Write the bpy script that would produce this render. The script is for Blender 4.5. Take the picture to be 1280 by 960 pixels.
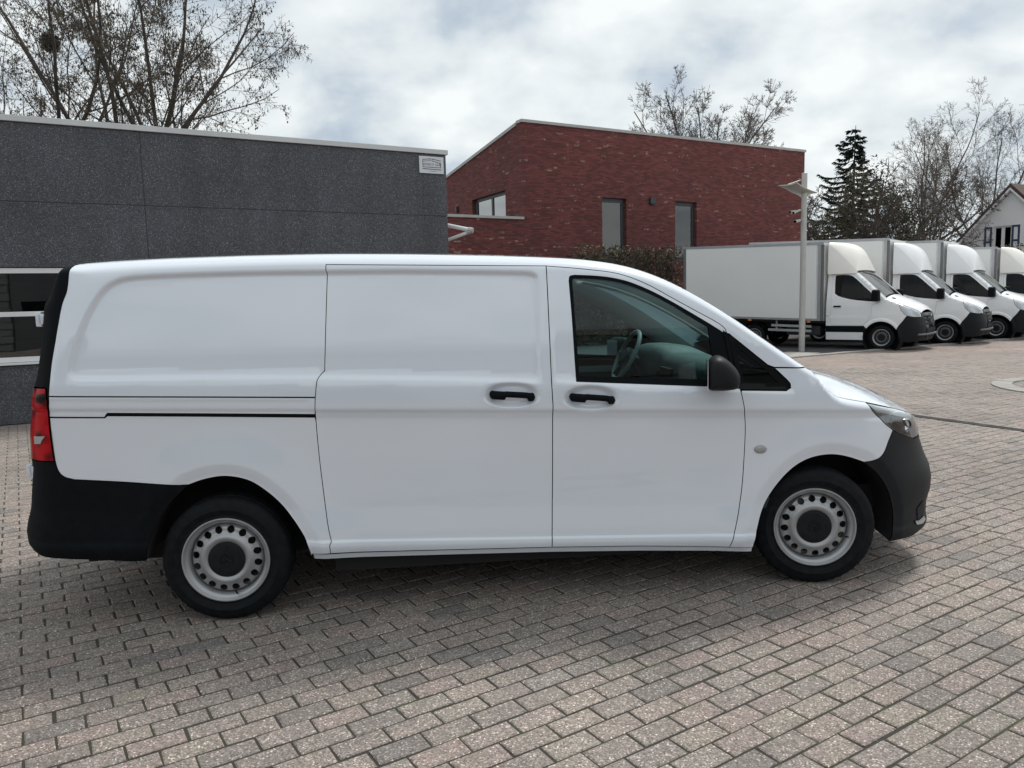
import bpy, bmesh, math, random
import numpy as np
from mathutils import Vector, Matrix
from mathutils.geometry import delaunay_2d_cdt

for o in list(bpy.data.objects):
    bpy.data.objects.remove(o, do_unlink=True)
scene = bpy.context.scene
COL = scene.collection
R = math.radians
random.seed(7); np.random.seed(7)

# ------------------------------------------------------------------ camera
F_PX = 961.0
PITCH, ROLL, CAM_H = 0.10971, 0.02451, 1.6405
cam_d = bpy.data.cameras.new('camera'); cam = bpy.data.objects.new('camera', cam_d); COL.objects.link(cam)
cam_d.sensor_width = 36.0; cam_d.lens = F_PX / 1280 * 36; cam_d.clip_end = 3000; cam_d.clip_start = 0.05
cam.matrix_world = Matrix.Translation((0, 0, CAM_H)) @ Matrix.Rotation(math.pi / 2 - PITCH, 4, 'X') @ Matrix.Rotation(-ROLL, 4, 'Z')
scene.camera = cam
scene.render.resolution_x, scene.render.resolution_y = 1024, 768
scene.view_settings.view_transform = 'Standard'; scene.view_settings.look = 'None'
scene.view_settings.exposure = 0.0; scene.view_settings.gamma = 1.0
scene.view_settings.use_curve_mapping = False

# ------------------------------------------------------------------ sky and sun
SUN_AZ, SUN_EL = R(40), R(56)          # azimuth from +Y towards +X
world = bpy.data.worlds.new('World'); scene.world = world; world.use_nodes = True
wt = world.node_tree; wn = wt.nodes; wl_ = wt.links; wn.clear()
def N(nt, typ, **kw):
    n = nt.nodes.new(typ)
    for k, v in kw.items():
        if k.startswith('i_'):
            key = k[2:]; key = int(key) if key.isdigit() else key.replace('_', ' ')
            n.inputs[key].default_value = v
        else: setattr(n, k, v)
    return n
def ramp(nt, stops):
    n = nt.nodes.new('ShaderNodeValToRGB'); cr = n.color_ramp
    while len(cr.elements) < len(stops): cr.elements.new(0.5)
    for e, (p, c) in zip(cr.elements, stops):
        e.position = p; e.color = (c[0], c[1], c[2], 1) if hasattr(c, '__len__') else (c, c, c, 1)
    return n
tc = N(wt, 'ShaderNodeTexCoord')
sep = N(wt, 'ShaderNodeSeparateXYZ'); wl_.new(tc.outputs['Generated'], sep.inputs[0])
den = N(wt, 'ShaderNodeMath', operation='ADD', i_1=0.42); wl_.new(sep.outputs['Z'], den.inputs[0])
mx_ = N(wt, 'ShaderNodeMath', operation='MAXIMUM', i_1=0.05); wl_.new(den.outputs[0], mx_.inputs[0])
dv = N(wt, 'ShaderNodeVectorMath', operation='DIVIDE'); wl_.new(tc.outputs['Generated'], dv.inputs[0])
cb = N(wt, 'ShaderNodeCombineXYZ')
for i in range(3): wl_.new(mx_.outputs[0], cb.inputs[i])
wl_.new(cb.outputs[0], dv.inputs[1])
flat = N(wt, 'ShaderNodeVectorMath', operation='MULTIPLY'); flat.inputs[1].default_value = (1, 1, 0.0); wl_.new(dv.outputs[0], flat.inputs[0])
n1 = N(wt, 'ShaderNodeTexNoise', i_Scale=4.6, i_Detail=7.0, i_Roughness=0.5, i_Distortion=0.12); wl_.new(flat.outputs[0], n1.inputs['Vector'])
n2_ = N(wt, 'ShaderNodeTexNoise', i_Scale=0.8, i_Detail=3.0); wl_.new(flat.outputs[0], n2_.inputs['Vector'])
mixn = N(wt, 'ShaderNodeMix', data_type='FLOAT', i_Factor=0.35); wl_.new(n1.outputs['Fac'], mixn.inputs[2]); wl_.new(n2_.outputs['Fac'], mixn.inputs[3])
crp = ramp(wt, [(0.33, (0.48, 0.56, 0.64)), (0.42, (0.62, 0.695, 0.755)), (0.49, (0.79, 0.85, 0.875)), (0.585, (0.96, 1.0, 1.0))])
wl_.new(mixn.outputs[0], crp.inputs[0])
sky = N(wt, 'ShaderNodeTexSky', sky_type='NISHITA', sun_disc=False, sun_elevation=SUN_EL, sun_rotation=SUN_AZ, air_density=1.0, dust_density=2.0)
skm = N(wt, 'ShaderNodeMix', data_type='RGBA', blend_type='MULTIPLY', i_Factor=1.0); wl_.new(sky.outputs[0], skm.inputs[6]); skm.inputs[7].default_value = (0.1, 0.1, 0.1, 1)
gap = ramp(wt, [(0.34, 0.65), (0.44, 0.96)]); wl_.new(mixn.outputs[0], gap.inputs[0])
fin = N(wt, 'ShaderNodeMix', data_type='RGBA'); wl_.new(gap.outputs[0], fin.inputs[0]); wl_.new(skm.outputs[2], fin.inputs[6]); wl_.new(crp.outputs[0], fin.inputs[7])
bg = N(wt, 'ShaderNodeBackground', i_Strength=1.0); wl_.new(fin.outputs[2], bg.inputs[0])
wo = N(wt, 'ShaderNodeOutputWorld'); wl_.new(bg.outputs[0], wo.inputs[0])
sun_d = bpy.data.lights.new('sun', 'SUN'); sun_d.energy = 3.0; sun_d.angle = R(13); sun_d.color = (1.0, 0.96, 0.9)
sun = bpy.data.objects.new('sun', sun_d); COL.objects.link(sun); sun.location = (10, 20, 30)
sd = Vector((math.sin(SUN_AZ) * math.cos(SUN_EL), math.cos(SUN_AZ) * math.cos(SUN_EL), math.sin(SUN_EL)))
sun.rotation_euler = sd.to_track_quat('Z', 'Y').to_euler()

# ------------------------------------------------------------------ pixel -> world helpers (photo pixels, 1280 x 960)
def ray(px):
    a, b = px[0] - 640, px[1] - 480
    c, s = math.cos(ROLL), math.sin(ROLL)
    a, b = c * a - s * b, s * a + c * b
    xc, yc = a / F_PX, b / F_PX
    return np.array([xc, math.cos(PITCH) - yc * math.sin(PITCH), -(yc * math.cos(PITCH) + math.sin(PITCH))])
def ground(px, z=0.0):
    d = ray(px); t = (z - CAM_H) / d[2]; return Vector((d[0] * t, d[1] * t, z))
def at_depth(px, Y):
    d = ray(px) * (Y / ray(px)[1]); return Vector((d[0], d[1], d[2] + CAM_H))

# ------------------------------------------------------------------ materials
MATS = {}
def new_mat(name):
    m = bpy.data.materials.new(name); m.use_nodes = True
    nt = m.node_tree; b = nt.nodes['Principled BSDF']; MATS[name] = m
    return m, nt, b
def simple(name, col, rough=0.5, metal=0.0, var=0.08, scale=6.0, bump=0.0, bscale=60.0, spec=0.5, coat=0.0, coord='Object'):
    m, nt, b = new_mat(name); L = nt.links
    t = N(nt, 'ShaderNodeTexCoord')
    n = N(nt, 'ShaderNodeTexNoise', i_Scale=scale, i_Detail=5.0); L.new(t.outputs[coord], n.inputs['Vector'])
    lo = tuple(max(0, c * (1 - var)) for c in col); hi = tuple(min(1, c * (1 + var)) for c in col)
    r = ramp(nt, [(0.3, lo), (0.7, hi)]); L.new(n.outputs['Fac'], r.inputs[0]); L.new(r.outputs[0], b.inputs['Base Color'])
    b.inputs['Roughness'].default_value = rough; b.inputs['Metallic'].default_value = metal
    b.inputs['Specular IOR Level'].default_value = spec
    if coat: b.inputs['Coat Weight'].default_value = coat; b.inputs['Coat Roughness'].default_value = 0.03; b.inputs['Coat IOR'].default_value = 1.75
    if bump:
        n2 = N(nt, 'ShaderNodeTexNoise', i_Scale=bscale, i_Detail=4.0); L.new(t.outputs[coord], n2.inputs['Vector'])
        bp = N(nt, 'ShaderNodeBump', i_Strength=bump, i_Distance=0.002); L.new(n2.outputs['Fac'], bp.inputs['Height']); L.new(bp.outputs[0], b.inputs['Normal'])
    return m
def glass_mat(name, tint, refl=1.0, ior=1.62):
    m, nt, b = new_mat(name); L = nt.links; nt.nodes.remove(b)
    out = nt.nodes['Material Output']
    tr = N(nt, 'ShaderNodeBsdfTransparent'); tr.inputs[0].default_value = (*tint, 1)
    gl = N(nt, 'ShaderNodeBsdfGlossy'); gl.inputs['Roughness'].default_value = 0.01; gl.inputs['Color'].default_value = (refl, refl, refl, 1)
    fr = N(nt, 'ShaderNodeFresnel', i_IOR=ior)
    nz = N(nt, 'ShaderNodeTexNoise', i_Scale=1.4, i_Detail=1.0); tcn = N(nt, 'ShaderNodeTexCoord'); L.new(tcn.outputs['Object'], nz.inputs['Vector'])
    bp = N(nt, 'ShaderNodeBump', i_Strength=0.06, i_Distance=0.02); L.new(nz.outputs['Fac'], bp.inputs['Height']); L.new(bp.outputs[0], gl.inputs['Normal'])
    mx = N(nt, 'ShaderNodeMixShader'); L.new(fr.outputs[0], mx.inputs[0]); L.new(tr.outputs[0], mx.inputs[1]); L.new(gl.outputs[0], mx.inputs[2])
    L.new(mx.outputs[0], out.inputs[0])
    return m

simple('white_paint', (0.735, 0.79, 0.87), 0.18, var=0.012, scale=1.2, coat=1.0)
simple('white_plain', (0.74, 0.75, 0.76), 0.5, var=0.03, scale=3)
simple('cream_grp', (0.82, 0.80, 0.755), 0.4, var=0.03, scale=2, coat=0.2)
simple('truck_white', (0.82, 0.83, 0.85), 0.35, var=0.02, scale=2, coat=0.4)
simple('box_skin', (0.80, 0.81, 0.80), 0.45, var=0.025, scale=0.8)
simple('black_plastic', (0.0065, 0.0085, 0.0105), 0.6, var=0.15, scale=20, bump=0.2, bscale=420, spec=0.06)
simple('grey_plastic', (0.014, 0.016, 0.0185), 0.5, var=0.1, scale=20, bump=0.15, bscale=300, spec=0.15)
simple('gloss_black', (0.006, 0.0065, 0.007), 0.12, var=0.1, spec=0.15)
simple('gap_black', (0.008, 0.008, 0.009), 0.8, var=0.1)
simple('liner', (0.012, 0.012, 0.013), 0.9, var=0.3, scale=30)
simple('rubber', (0.0095, 0.0115, 0.0135), 0.68, var=0.3, scale=25, bump=0.3, bscale=200, spec=0.12)
simple('rim_silver', (0.40, 0.41, 0.425), 0.40, metal=0.5, var=0.05, scale=14)
simple('joint_grey', (0.075, 0.08, 0.085), 0.9, var=0.1)
simple('rim_dark', (0.085, 0.088, 0.092), 0.5, metal=0.3, var=0.1)
simple('chrome', (0.75, 0.76, 0.78), 0.12, metal=1.0, var=0.02)
simple('alu', (0.42, 0.43, 0.44), 0.42, metal=0.7, var=0.08, scale=4)
simple('alu_dark', (0.17, 0.175, 0.18), 0.5, metal=0.3, var=0.1, scale=5)
simple('steel_dark', (0.035, 0.036, 0.038), 0.7, var=0.3, scale=8)
simple('galv', (0.40, 0.41, 0.40), 0.5, metal=0.35, var=0.12, scale=5)
simple('lamp_grey', (0.46, 0.46, 0.44), 0.45, metal=0.15, var=0.06, scale=5)
simple('sail', (0.36, 0.35, 0.315), 0.5, var=0.04, scale=4)
simple('interior', (0.035, 0.04, 0.043), 0.75, var=0.15, scale=30, bump=0.2, bscale=300)
simple('wheel_rim_grey', (0.30, 0.33, 0.33), 0.5, var=0.05)
simple('dash', (0.13, 0.145, 0.145), 0.6, var=0.08, scale=20)
simple('interior_light', (0.55, 0.58, 0.58), 0.8, var=0.05)
simple('seat', (0.045, 0.047, 0.052), 0.9, var=0.3, scale=80, bump=0.4, bscale=500)
simple('orange_lens', (0.75, 0.22, 0.04), 0.25, var=0.05)
simple('window_white', (0.72, 0.73, 0.74), 0.4, var=0.03)
simple('anthracite', (0.035, 0.04, 0.046), 0.45, var=0.1)
simple('coping', (0.40, 0.40, 0.385), 0.55, var=0.1, scale=3)
simple('coping_white', (0.55, 0.56, 0.57), 0.45, metal=0.1, var=0.06, scale=2)
simple('room', (0.045, 0.05, 0.052), 0.9, var=0.5, scale=1.5)
simple('curtain', (0.50, 0.52, 0.54), 0.9, var=0.12, scale=3)
simple('render_white', (0.72, 0.72, 0.73), 0.85, var=0.05, scale=0.6, bump=0.2, bscale=40)
simple('shutter_blue', (0.03, 0.045, 0.10), 0.5, var=0.1)
simple('roof_brown', (0.065, 0.040, 0.033), 0.8, var=0.3, scale=5, bump=0.8, bscale=14)
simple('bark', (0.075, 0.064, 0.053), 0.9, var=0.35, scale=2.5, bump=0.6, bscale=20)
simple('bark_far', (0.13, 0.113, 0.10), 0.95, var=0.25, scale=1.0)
simple('twig', (0.082, 0.070, 0.060), 0.95, var=0.25, scale=1.0)
simple('bud', (0.10, 0.078, 0.045), 0.9, var=0.4, scale=2.0)
simple('needle', (0.022, 0.042, 0.026), 0.85, var=0.5, scale=1.3)
simple('olive_leaf', (0.078, 0.070, 0.040), 0.85, var=0.55, scale=1.6)
simple('hedge_leaf', (0.105, 0.090, 0.050), 0.8, var=0.55, scale=2.5)
simple('concrete_kerb', (0.30, 0.29, 0.27), 0.85, var=0.15, scale=4, bump=0.5, bscale=120)
simple('asphalt', (0.055, 0.055, 0.057), 0.9, var=0.25, scale=3, bump=0.6, bscale=150)
simple('iron', (0.035, 0.034, 0.034), 0.6, metal=0.4, var=0.3, scale=30)
simple('ink', (0.055, 0.075, 0.11), 0.6, var=0.05)
simple('sign_face', (0.62, 0.64, 0.68), 0.45, var=0.03)
simple('lamp_chrome', (0.86, 0.87, 0.88), 0.22, metal=0.35, var=0.02)
glass_mat('van_glass', (0.55, 0.74, 0.735), ior=1.46)
glass_mat('gable_glass', (0.25, 0.30, 0.30), refl=0.4, ior=1.8)
glass_mat('screen_glass', (0.55, 0.62, 0.62), ior=2.4)
simple('lamp_bowl', (0.52, 0.53, 0.54), 0.3, metal=0.5, var=0.25, scale=25)
simple('lamp_white', (0.82, 0.84, 0.86), 0.25, var=0.03, scale=30)
glass_mat('dark_glass', (0.055, 0.07, 0.075), refl=0.6, ior=1.45)
glass_mat('house_glass', (0.34, 0.40, 0.40), ior=2.0)
glass_mat('lens', (0.93, 0.95, 0.96))
def red_mat():
    m, nt, b = new_mat('tail_red'); L = nt.links
    b.inputs['Roughness'].default_value = 0.2; b.inputs['Specular IOR Level'].default_value = 0.2
    t = N(nt, 'ShaderNodeTexCoord'); w = N(nt, 'ShaderNodeTexNoise', i_Scale=9.0, i_Detail=1.0); L.new(t.outputs['Object'], w.inputs['Vector'])
    r = ramp(nt, [(0.38, (0.06, 0.0005, 0.002)), (0.55, (0.46, 0.003, 0.010))]); L.new(w.outputs['Fac'], r.inputs[0]); L.new(r.outputs[0], b.inputs['Base Color'])
red_mat()
def aggregate_mat():
    m, nt, b = new_mat('aggregate'); L = nt.links
    t = N(nt, 'ShaderNodeTexCoord')
    v = N(nt, 'ShaderNodeTexVoronoi', i_Scale=120.0); L.new(t.outputs['Object'], v.inputs['Vector'])
    s = N(nt, 'ShaderNodeSeparateColor'); L.new(v.outputs['Color'], s.inputs[0])
    r = ramp(nt, [(0.0, (0.036, 0.039, 0.045)), (0.5, (0.062, 0.066, 0.076)), (0.82, (0.088, 0.093, 0.104)), (0.95, (0.14, 0.145, 0.155)), (1.0, (0.28, 0.28, 0.28))]); L.new(s.outputs[0], r.inputs[0])
    n = N(nt, 'ShaderNodeTexNoise', i_Scale=0.9, i_Detail=6.0, i_Roughness=0.6); L.new(t.outputs['Object'], n.inputs['Vector'])
    r2 = ramp(nt, [(0.32, (0.97, 0.95, 0.95)), (0.68, (1.30, 1.31, 1.34))]); L.new(n.outputs['Fac'], r2.inputs[0])
    mp = N(nt, 'ShaderNodeMapping'); mp.inputs['Scale'].default_value = (3.0, 3.0, 0.25); L.new(t.outputs['Object'], mp.inputs[0])
    n3 = N(nt, 'ShaderNodeTexNoise', i_Scale=1.0, i_Detail=4.0); L.new(mp.outputs[0], n3.inputs['Vector'])
    r3 = ramp(nt, [(0.35, 0.9), (0.65, 1.06)]); L.new(n3.outputs['Fac'], r3.inputs[0])
    mm = N(nt, 'ShaderNodeMix', data_type='RGBA', blend_type='MULTIPLY', i_Factor=1.0); L.new(r.outputs[0], mm.inputs[6]); L.new(r2.outputs[0], mm.inputs[7])
    m2 = N(nt, 'ShaderNodeMix', data_type='RGBA', blend_type='MULTIPLY', i_Factor=1.0); L.new(mm.outputs[2], m2.inputs[6]); L.new(r3.outputs[0], m2.inputs[7])
    L.new(m2.outputs[2], b.inputs['Base Color']); b.inputs['Roughness'].default_value = 0.8
    bp = N(nt, 'ShaderNodeBump', i_Strength=0.7, i_Distance=0.004); L.new(s.outputs[1], bp.inputs['Height']); L.new(bp.outputs[0], b.inputs['Normal'])
aggregate_mat()
def brick_mat():
    m, nt, b = new_mat('brick_wall'); L = nt.links
    t = N(nt, 'ShaderNodeTexCoord'); sp = N(nt, 'ShaderNodeSeparateXYZ'); L.new(t.outputs['Object'], sp.inputs[0])
    ad = N(nt, 'ShaderNodeMath', operation='ADD'); L.new(sp.outputs['X'], ad.inputs[0]); L.new(sp.outputs['Y'], ad.inputs[1])
    c = N(nt, 'ShaderNodeCombineXYZ'); L.new(ad.outputs[0], c.inputs[0]); L.new(sp.outputs['Z'], c.inputs[1])
    br = N(nt, 'ShaderNodeTexBrick', offset=0.5, i_Scale=1.0, i_Mortar_Size=0.006, i_Brick_Width=0.24, i_Row_Height=0.058, i_Bias=-0.15)
    br.inputs['Color1'].default_value = (0.118, 0.031, 0.030, 1); br.inputs['Color2'].default_value = (0.225, 0.060, 0.054, 1); br.inputs['Mortar'].default_value = (0.075, 0.040, 0.038, 1)
    L.new(c.outputs[0], br.inputs['Vector'])
    # single pale, scuffed bricks
    mp = N(nt, 'ShaderNodeMapping'); mp.inputs['Scale'].default_value = (1 / 0.24, 1 / 0.058, 1); L.new(c.outputs[0], mp.inputs[0])
    wn2 = N(nt, 'ShaderNodeTexVoronoi', i_Scale=1.0, i_Randomness=0.5); L.new(mp.outputs[0], wn2.inputs['Vector'])
    s = N(nt, 'ShaderNodeSeparateColor'); L.new(wn2.outputs['Color'], s.inputs[0])
    pr = ramp(nt, [(0.955, 0.0), (0.97, 0.75)]); L.new(s.outputs[0], pr.inputs[0])
    nz = N(nt, 'ShaderNodeTexNoise', i_Scale=8.0, i_Detail=3.0); L.new(c.outputs[0], nz.inputs['Vector'])
    nr = ramp(nt, [(0.45, 0.0), (0.6, 1.0)]); L.new(nz.outputs['Fac'], nr.inputs[0])
    mu = N(nt, 'ShaderNodeMath', operation='MULTIPLY'); L.new(pr.outputs[0], mu.inputs[0]); L.new(nr.outputs[0], mu.inputs[1])
    mx = N(nt, 'ShaderNodeMix', data_type='RGBA'); L.new(mu.outputs[0], mx.inputs[0]); L.new(br.outputs['Color'], mx.inputs[6]); mx.inputs[7].default_value = (0.34, 0.24, 0.19, 1)
    n2 = N(nt, 'ShaderNodeTexNoise', i_Scale=0.35, i_Detail=5.0); L.new(t.outputs['Object'], n2.inputs['Vector'])
    r2 = ramp(nt, [(0.3, 0.85), (0.7, 1.12)]); L.new(n2.outputs['Fac'], r2.inputs[0])
    mm = N(nt, 'ShaderNodeMix', data_type='RGBA', blend_type='MULTIPLY', i_Factor=1.0); L.new(mx.outputs[2], mm.inputs[6]); L.new(r2.outputs[0], mm.inputs[7])
    L.new(mm.outputs[2], b.inputs['Base Color']); b.inputs['Roughness'].default_value = 0.85
    bp = N(nt, 'ShaderNodeBump', i_Strength=0.8, i_Distance=0.012); bp.invert = True; L.new(br.outputs['Fac'], bp.inputs['Height']); L.new(bp.outputs[0], b.inputs['Normal'])
brick_mat()
PAVE_ANG = R(32.6); PL, PWD = 0.2135, 0.1135       # pitch of the pavers, joints included
def paver_color(nt, rnd_socket, coord_socket):
    """speckled exposed-aggregate paver colour from a 0..1 random value"""
    L = nt.links
    base = ramp(nt, [(0.0, (0.225, 0.206, 0.194)), (0.14, (0.300, 0.262, 0.236)), (0.4, (0.336, 0.287, 0.255)), (0.58, (0.358, 0.292, 0.264)), (0.74, (0.318, 0.284, 0.258)), (0.9, (0.345, 0.300, 0.258)), (1.0, (0.375, 0.315, 0.282))])
    L.new(rnd_socket, base.inputs[0])
    v = N(nt, 'ShaderNodeTexVoronoi', i_Scale=170.0); L.new(coord_socket, v.inputs['Vector'])
    s = N(nt, 'ShaderNodeSeparateColor'); L.new(v.outputs['Color'], s.inputs[0])
    sp = ramp(nt, [(0.0, 0.42), (0.3, 0.74), (0.7, 1.0), (0.9, 1.25), (0.97, 2.0), (1.0, 2.8)]); L.new(s.outputs[0], sp.inputs[0])
    mm = N(nt, 'ShaderNodeMix', data_type='RGBA', blend_type='MULTIPLY', i_Factor=1.0); L.new(base.outputs[0], mm.inputs[6]); L.new(sp.outputs[0], mm.inputs[7])
    n = N(nt, 'ShaderNodeTexNoise', i_Scale=0.55, i_Detail=7.0, i_Roughness=0.6); L.new(coord_socket, n.inputs['Vector'])
    r2 = ramp(nt, [(0.28, (0.63, 0.625, 0.63)), (0.72, (0.955, 0.955, 0.955))]); L.new(n.outputs['Fac'], r2.inputs[0])
    m2 = N(nt, 'ShaderNodeMix', data_type='RGBA', blend_type='MULTIPLY', i_Factor=1.0); L.new(mm.outputs[2], m2.inputs[6]); L.new(r2.outputs[0], m2.inputs[7])
    # greenish film here and there
    n3 = N(nt, 'ShaderNodeTexNoise', i_Scale=2.6, i_Detail=6.0, i_Roughness=0.7); L.new(coord_socket, n3.inputs['Vector'])
    r3 = ramp(nt, [(0.60, 0.0), (0.78, 0.55)]); L.new(n3.outputs['Fac'], r3.inputs[0])
    m3 = N(nt, 'ShaderNodeMix', data_type='RGBA'); L.new(r3.outputs[0], m3.inputs[0]); L.new(m2.outputs[2], m3.inputs[6]); m3.inputs[7].default_value = (0.15, 0.155, 0.105, 1)
    return m3.outputs[2], s.outputs[1]
def paver_mats():
    m, nt, b = new_mat('paver'); L = nt.links
    g = N(nt, 'ShaderNodeNewGeometry'); at = N(nt, 'ShaderNodeAttribute', attribute_name='rnd'); oi = N(nt, 'ShaderNodeObjectInfo')
    ad = N(nt, 'ShaderNodeMath', operation='ADD'); L.new(at.outputs['Fac'], ad.inputs[0]); L.new(oi.outputs['Random'], ad.inputs[1])
    fr = N(nt, 'ShaderNodeMath', operation='FRACT'); L.new(ad.outputs[0], fr.inputs[0])
    col, h = paver_color(nt, fr.outputs[0], g.outputs['Position'])
    L.new(col, b.inputs['Base Color']); b.inputs['Roughness'].default_value = 0.82
    bp = N(nt, 'ShaderNodeBump', i_Strength=0.7, i_Distance=0.003); L.new(h, bp.inputs['Height']); L.new(bp.outputs[0], b.inputs['Normal'])
    # far paving: same stones, drawn by the material
    m, nt, b = new_mat('paving_far'); L = nt.links
    g = N(nt, 'ShaderNodeNewGeometry'); mp = N(nt, 'ShaderNodeMapping'); mp.inputs['Rotation'].default_value = (0, 0, -PAVE_ANG); L.new(g.outputs['Position'], mp.inputs[0])
    br = N(nt, 'ShaderNodeTexBrick', offset=0.5, i_Scale=1.0, i_Mortar_Size=0.004, i_Brick_Width=PL, i_Row_Height=PWD)
    br.inputs['Color1'].default_value = (0, 0, 0, 1); br.inputs['Color2'].default_value = (1, 1, 1, 1); br.inputs['Mortar'].default_value = (0.5, 0.5, 0.5, 1); L.new(mp.outputs[0], br.inputs['Vector'])
    col, h = paver_color(nt, br.outputs['Color'], g.outputs['Position'])
    # wide bands of paler and redder stone further out
    n = N(nt, 'ShaderNodeTexNoise', i_Scale=0.22, i_Detail=4.0); L.new(g.outputs['Position'], n.inputs['Vector'])
    r = ramp(nt, [(0.35, (0.92, 0.92, 0.92)), (0.65, (1.10, 1.02, 1.0))]); L.new(n.outputs['Fac'], r.inputs[0])
    mm = N(nt, 'ShaderNodeMix', data_type='RGBA', blend_type='MULTIPLY', i_Factor=1.0); L.new(col, mm.inputs[6]); L.new(r.outputs[0], mm.inputs[7])
    mx = N(nt, 'ShaderNodeMix', data_type='RGBA'); L.new(br.outputs['Fac'], mx.inputs[0]); L.new(mm.outputs[2], mx.inputs[6]); mx.inputs[7].default_value = (0.070, 0.063, 0.053, 1)
    L.new(mx.outputs[2], b.inputs['Base Color']); b.inputs['Roughness'].default_value = 0.85
    bp = N(nt, 'ShaderNodeBump', i_Strength=0.6, i_Distance=0.006); bp.invert = True; L.new(br.outputs['Fac'], bp.inputs['Height']); L.new(bp.outputs[0], b.inputs['Normal'])
    # sand and moss in the joints
    m, nt, b = new_mat('joint_sand'); L = nt.links
    g = N(nt, 'ShaderNodeNewGeometry')
    n = N(nt, 'ShaderNodeTexNoise', i_Scale=1.7, i_Detail=6.0, i_Roughness=0.7); L.new(g.outputs['Position'], n.inputs['Vector'])
    r = ramp(nt, [(0.42, (0.034, 0.030, 0.026)), (0.54, (0.036, 0.034, 0.024)), (0.65, (0.052, 0.066, 0.026))]); L.new(n.outputs['Fac'], r.inputs[0])
    n2 = N(nt, 'ShaderNodeTexNoise', i_Scale=190.0, i_Detail=2.0); L.new(g.outputs['Position'], n2.inputs['Vector'])
    r2 = ramp(nt, [(0.3, 0.5), (0.7, 1.5)]); L.new(n2.outputs['Fac'], r2.inputs[0])
    mm = N(nt, 'ShaderNodeMix', data_type='RGBA', blend_type='MULTIPLY', i_Factor=1.0); L.new(r.outputs[0], mm.inputs[6]); L.new(r2.outputs[0], mm.inputs[7])
    L.new(mm.outputs[2], b.inputs['Base Color']); b.inputs['Roughness'].default_value = 0.95
paver_mats()

# ------------------------------------------------------------------ object helpers
def link(o, parent=None):
    COL.objects.link(o)
    if parent is not None: o.parent = parent
    return o
def tag(o, label=None, cat=None, group=None, kind=None):
    if label: o['label'] = label
    if cat: o['category'] = cat
    if group: o['group'] = group
    if kind: o['kind'] = kind
    return o
def empty(name, loc=(0, 0, 0), rz=0.0):
    o = bpy.data.objects.new(name, None); o.empty_display_size = 0.3
    o.location = loc; o.rotation_euler = (0, 0, rz); return link(o)
def mesh_obj(name, verts, faces, mat, parent=None, smooth=False, normals=None, sharp=None):
    me = bpy.data.meshes.new(name); me.from_pydata([tuple(map(float, v)) for v in verts], [], faces)
    me.materials.append(MATS[mat]); me.update()
    if smooth or normals is not None: me.shade_smooth()
    if smooth and sharp is not None: me.set_sharp_from_angle(angle=R(sharp))
    if normals is not None: me.normals_split_custom_set_from_vertices([tuple(map(float, n)) for n in normals])
    return link(bpy.data.objects.new(name, me), parent)
def copy_tree(o, parent=None, kids=None):
    c = o.copy(); COL.objects.link(c); c.parent = parent
    for ch in o.children: copy_tree(ch, c)
    return c
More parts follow.
